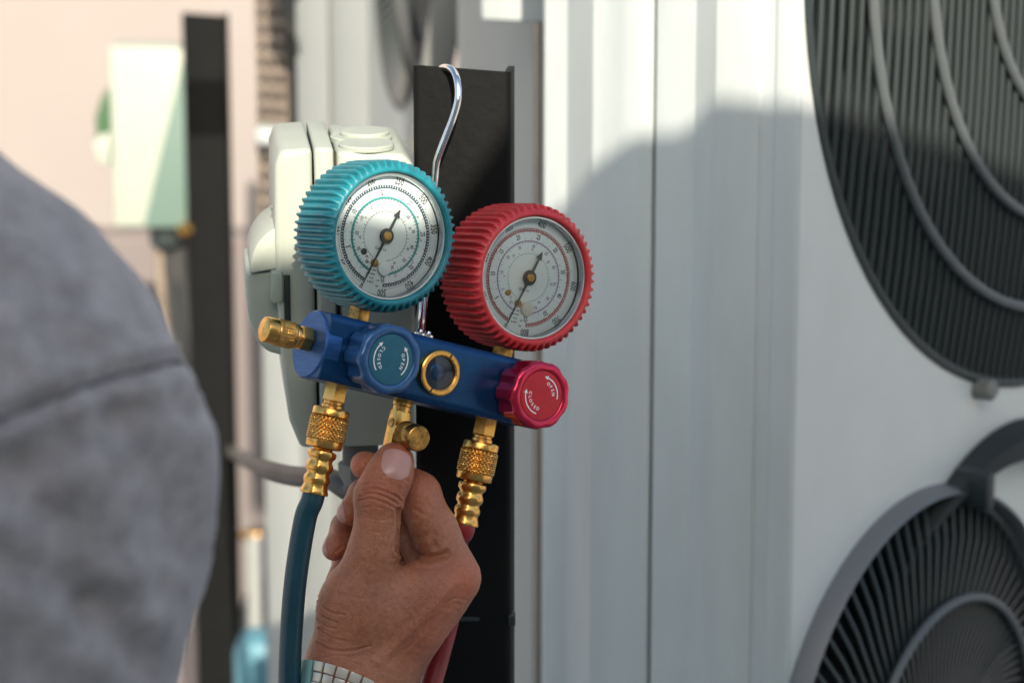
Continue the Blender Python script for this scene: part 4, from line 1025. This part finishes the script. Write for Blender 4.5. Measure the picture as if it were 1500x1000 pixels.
fold([(-40, 700), (40, 672), (120, 640), (190, 600)], 24, 2.5); fold([(0, 820), (80, 850), (150, 900), (200, 960)], 26, 3.5); fold([(90, 930), (150, 880), (230, 860)], 18, 2.6); fold([(0, 400), (60, 430), (140, 440)], 22, 2.0)
fold([(180, 540), (236, 560), (280, 610)], 16, 2.2)
fold([(60, 480), (130, 520), (170, 600)], 26, 2.4); fold([(180, 620), (230, 700), (240, 800)], 30, 3.0); fold([(20, 700), (90, 780), (130, 900)], 34, 4.0)
fold([(240, 600), (262, 680), (262, 760)], 20, 2.2); fold([(60, 330), (90, 400), (80, 470)], 30, 2.0)
stree = BVHTree.FromPolygons([tuple(v) for v in VS], [tuple(f) for f in QS]); sp_ = []
for a, b, _ in catmull([(-60, 640, 0), (0, 615, 0), (70, 587, 0), (140, 560, 0), (210, 540, 0), (300, 522, 0)], 8):
    d = Vector(((a-750)/FPX, -(b-500)/FPX, -1)); h = stree.ray_cast(Vector((0, 0, HD*1000)), d)
    if h[0] is not None: sp_.append(h[0]+h[1]*(0.2 if h[1].z > 0 else -0.2))
sweat = np_mesh('sweatshirt', VS, QS, M['sweat'], person, 0.001)
MB().tube(sp_, 1.0, 8).build('shoulder_seam', mat('dark seam thread', (0.15, 0.15, 0.155), 0.9), sweat)
HP = np.array(Hd)
hair = field((axis([(-760, -200, 5)]), axis([(-50, 420, 5)]), axis([(250, 640, 5)])), [(tuple(HP+(0, 40, 0)), tuple(HP+(0, 68, 18)), 80, 88, 40), (tuple(HP+(0, 0, 40)), tuple(HP+(0, 50, 30)), 55, 75, 30)])
VH, QH = surface_nets((axis([(-760, -200, 5)]), axis([(-50, 420, 5)]), axis([(250, 640, 5)])), hair)
np_mesh('hair', relax(VH, QH, 2), QH, M['hair'], person, 0.001)

dn_ = np.array((0, -0.978, -0.208)); hip = np.array(pp(-560, 500, 1.05)); hip[1] = -500.0
legs = [(tuple(hip+(-70, 60, 0)), tuple(hip+(70, 60, 0)), 115, 115, 40)]; boots = []
for sx_ in (-1, 1):
    a0 = hip+(sx_*85, 0, 0); kn = a0+dn_*430+(sx_*15, 0, -20); an = a0+dn_*850+(sx_*25, 0, 0); legs += [(tuple(a0), tuple(kn), 92, 66, 40), (tuple(kn), tuple(an), 66, 50, 30)]
    boots.append((tuple(an+dn_*30), tuple(an+dn_*42+(sx_*15, 22, -150)), 44, 38, 20))
LA = (axis([(hip[0]-260, hip[0]+260, 10)]), axis([(-1450, -380, 10)]), axis([(hip[2]-480, hip[2]+160, 10)]))
VL, QL = surface_nets(LA, field(LA, legs)); np_mesh('trousers', relax(VL, QL, 2), QL, mat('dark blue work trousers', (0.02, 0.025, 0.04), 0.85), person, 0.001)
for b_s in boots:
    VB, QB = surface_nets(LA, field(LA, [b_s])); np_mesh('shoe', relax(VB, QB, 2), QB, M['hair'], person, 0.001)

# ---------------------------------------------------------------- wristwatch
wc = Vector(q(500, 1019, -12)); wd_ = Vector((-0.38, -1, 0.35)).normalized(); wz = Vector((0, 0, 1)); wx = (Vector((1, 0, 0))-wd_*wd_.x).normalized(); wy = wd_.cross(wx).normalized()
if wy.z < 0: wy = -wy
WM = PM @ frame(wc*0.001, wx, wy, wx.cross(wy))
wt = empty('wristwatch', WM, 'wristwatch with cream link bracelet and mint fabric strip on the wrist at the bottom edge', 'watch')
wtree = tree; inv = PM.inverted() @ WM; inv.translation = wc
ncirc = 30
def ringpt(a, off=0.0, along=0.0):
    o = (wx*math.cos(a)+wy*math.sin(a)); base = wc+wd_*along
    h = wtree.ray_cast(base+o*(48 if o.z < 0.6 else 34), -o)
    return (h[0] if h[0] is not None else base+o*26)+o*off, o
first = None
axd = wd_
def w_obj(mb, name, m, **kw): return mb.build(name, m, wt, world=True, **kw)
toW = lambda v: PM @ (Vector(v)*0.001)
for i in range(ncirc):
    a = 2*PI*i/ncirc; a2 = 2*PI*(i+0.86)/ncirc
    mint = 2.0 < (a % (2*PI)) < 2.7
    for row, (s0_, s1_) in enumerate(((-7.5, -2.6), (-2.3, 2.3), (2.6, 7.5))):
        if mint and row: continue
        if mint: s0_, s1_ = -7.5, 7.5
        dn = 0.7 if row == 1 else 0
        vs = []
        for ss in (s0_, s1_):
            for aa in (a, a2):
                p0, o = ringpt(aa, 0.3, ss); vs += [toW(p0), toW(p0+o*(2.6-dn))]
        fs = [(0,1,3,2),(4,6,7,5),(0,4,5,1),(2,3,7,6),(1,5,7,3),(0,2,6,4)]
        w_obj(MB().add(vs, fs), 'link' if not mint else 'strap_piece', M['watch_mint'] if mint else M['watch'], bevel=0.0005, bseg=2)
ib = MB(); ipts = [toW(ringpt(2*PI*i/60, 0.6)[0]) for i in range(60)]
ib.tube(ipts, 0.0007, 6, closed=True); w_obj(ib, 'inner_band', M['steel'])
# watch case on the far (back-of-wrist) side
pc, oc = ringpt(-0.35, 1.5); Mca = PM @ frame(pc*0.001, wd_, oc.cross(wd_).normalized(), oc)
cs = MB().lathe([(0, 0.017), (0.002, 0.019), (0.008, 0.019), (0.010, 0.0175), (0.0101, 0.016)], 48, Mca); w_obj(cs, 'case', M['steel'])

for o in bpy.data.objects:
    if '_mw' in o.keys(): del o['_mw']
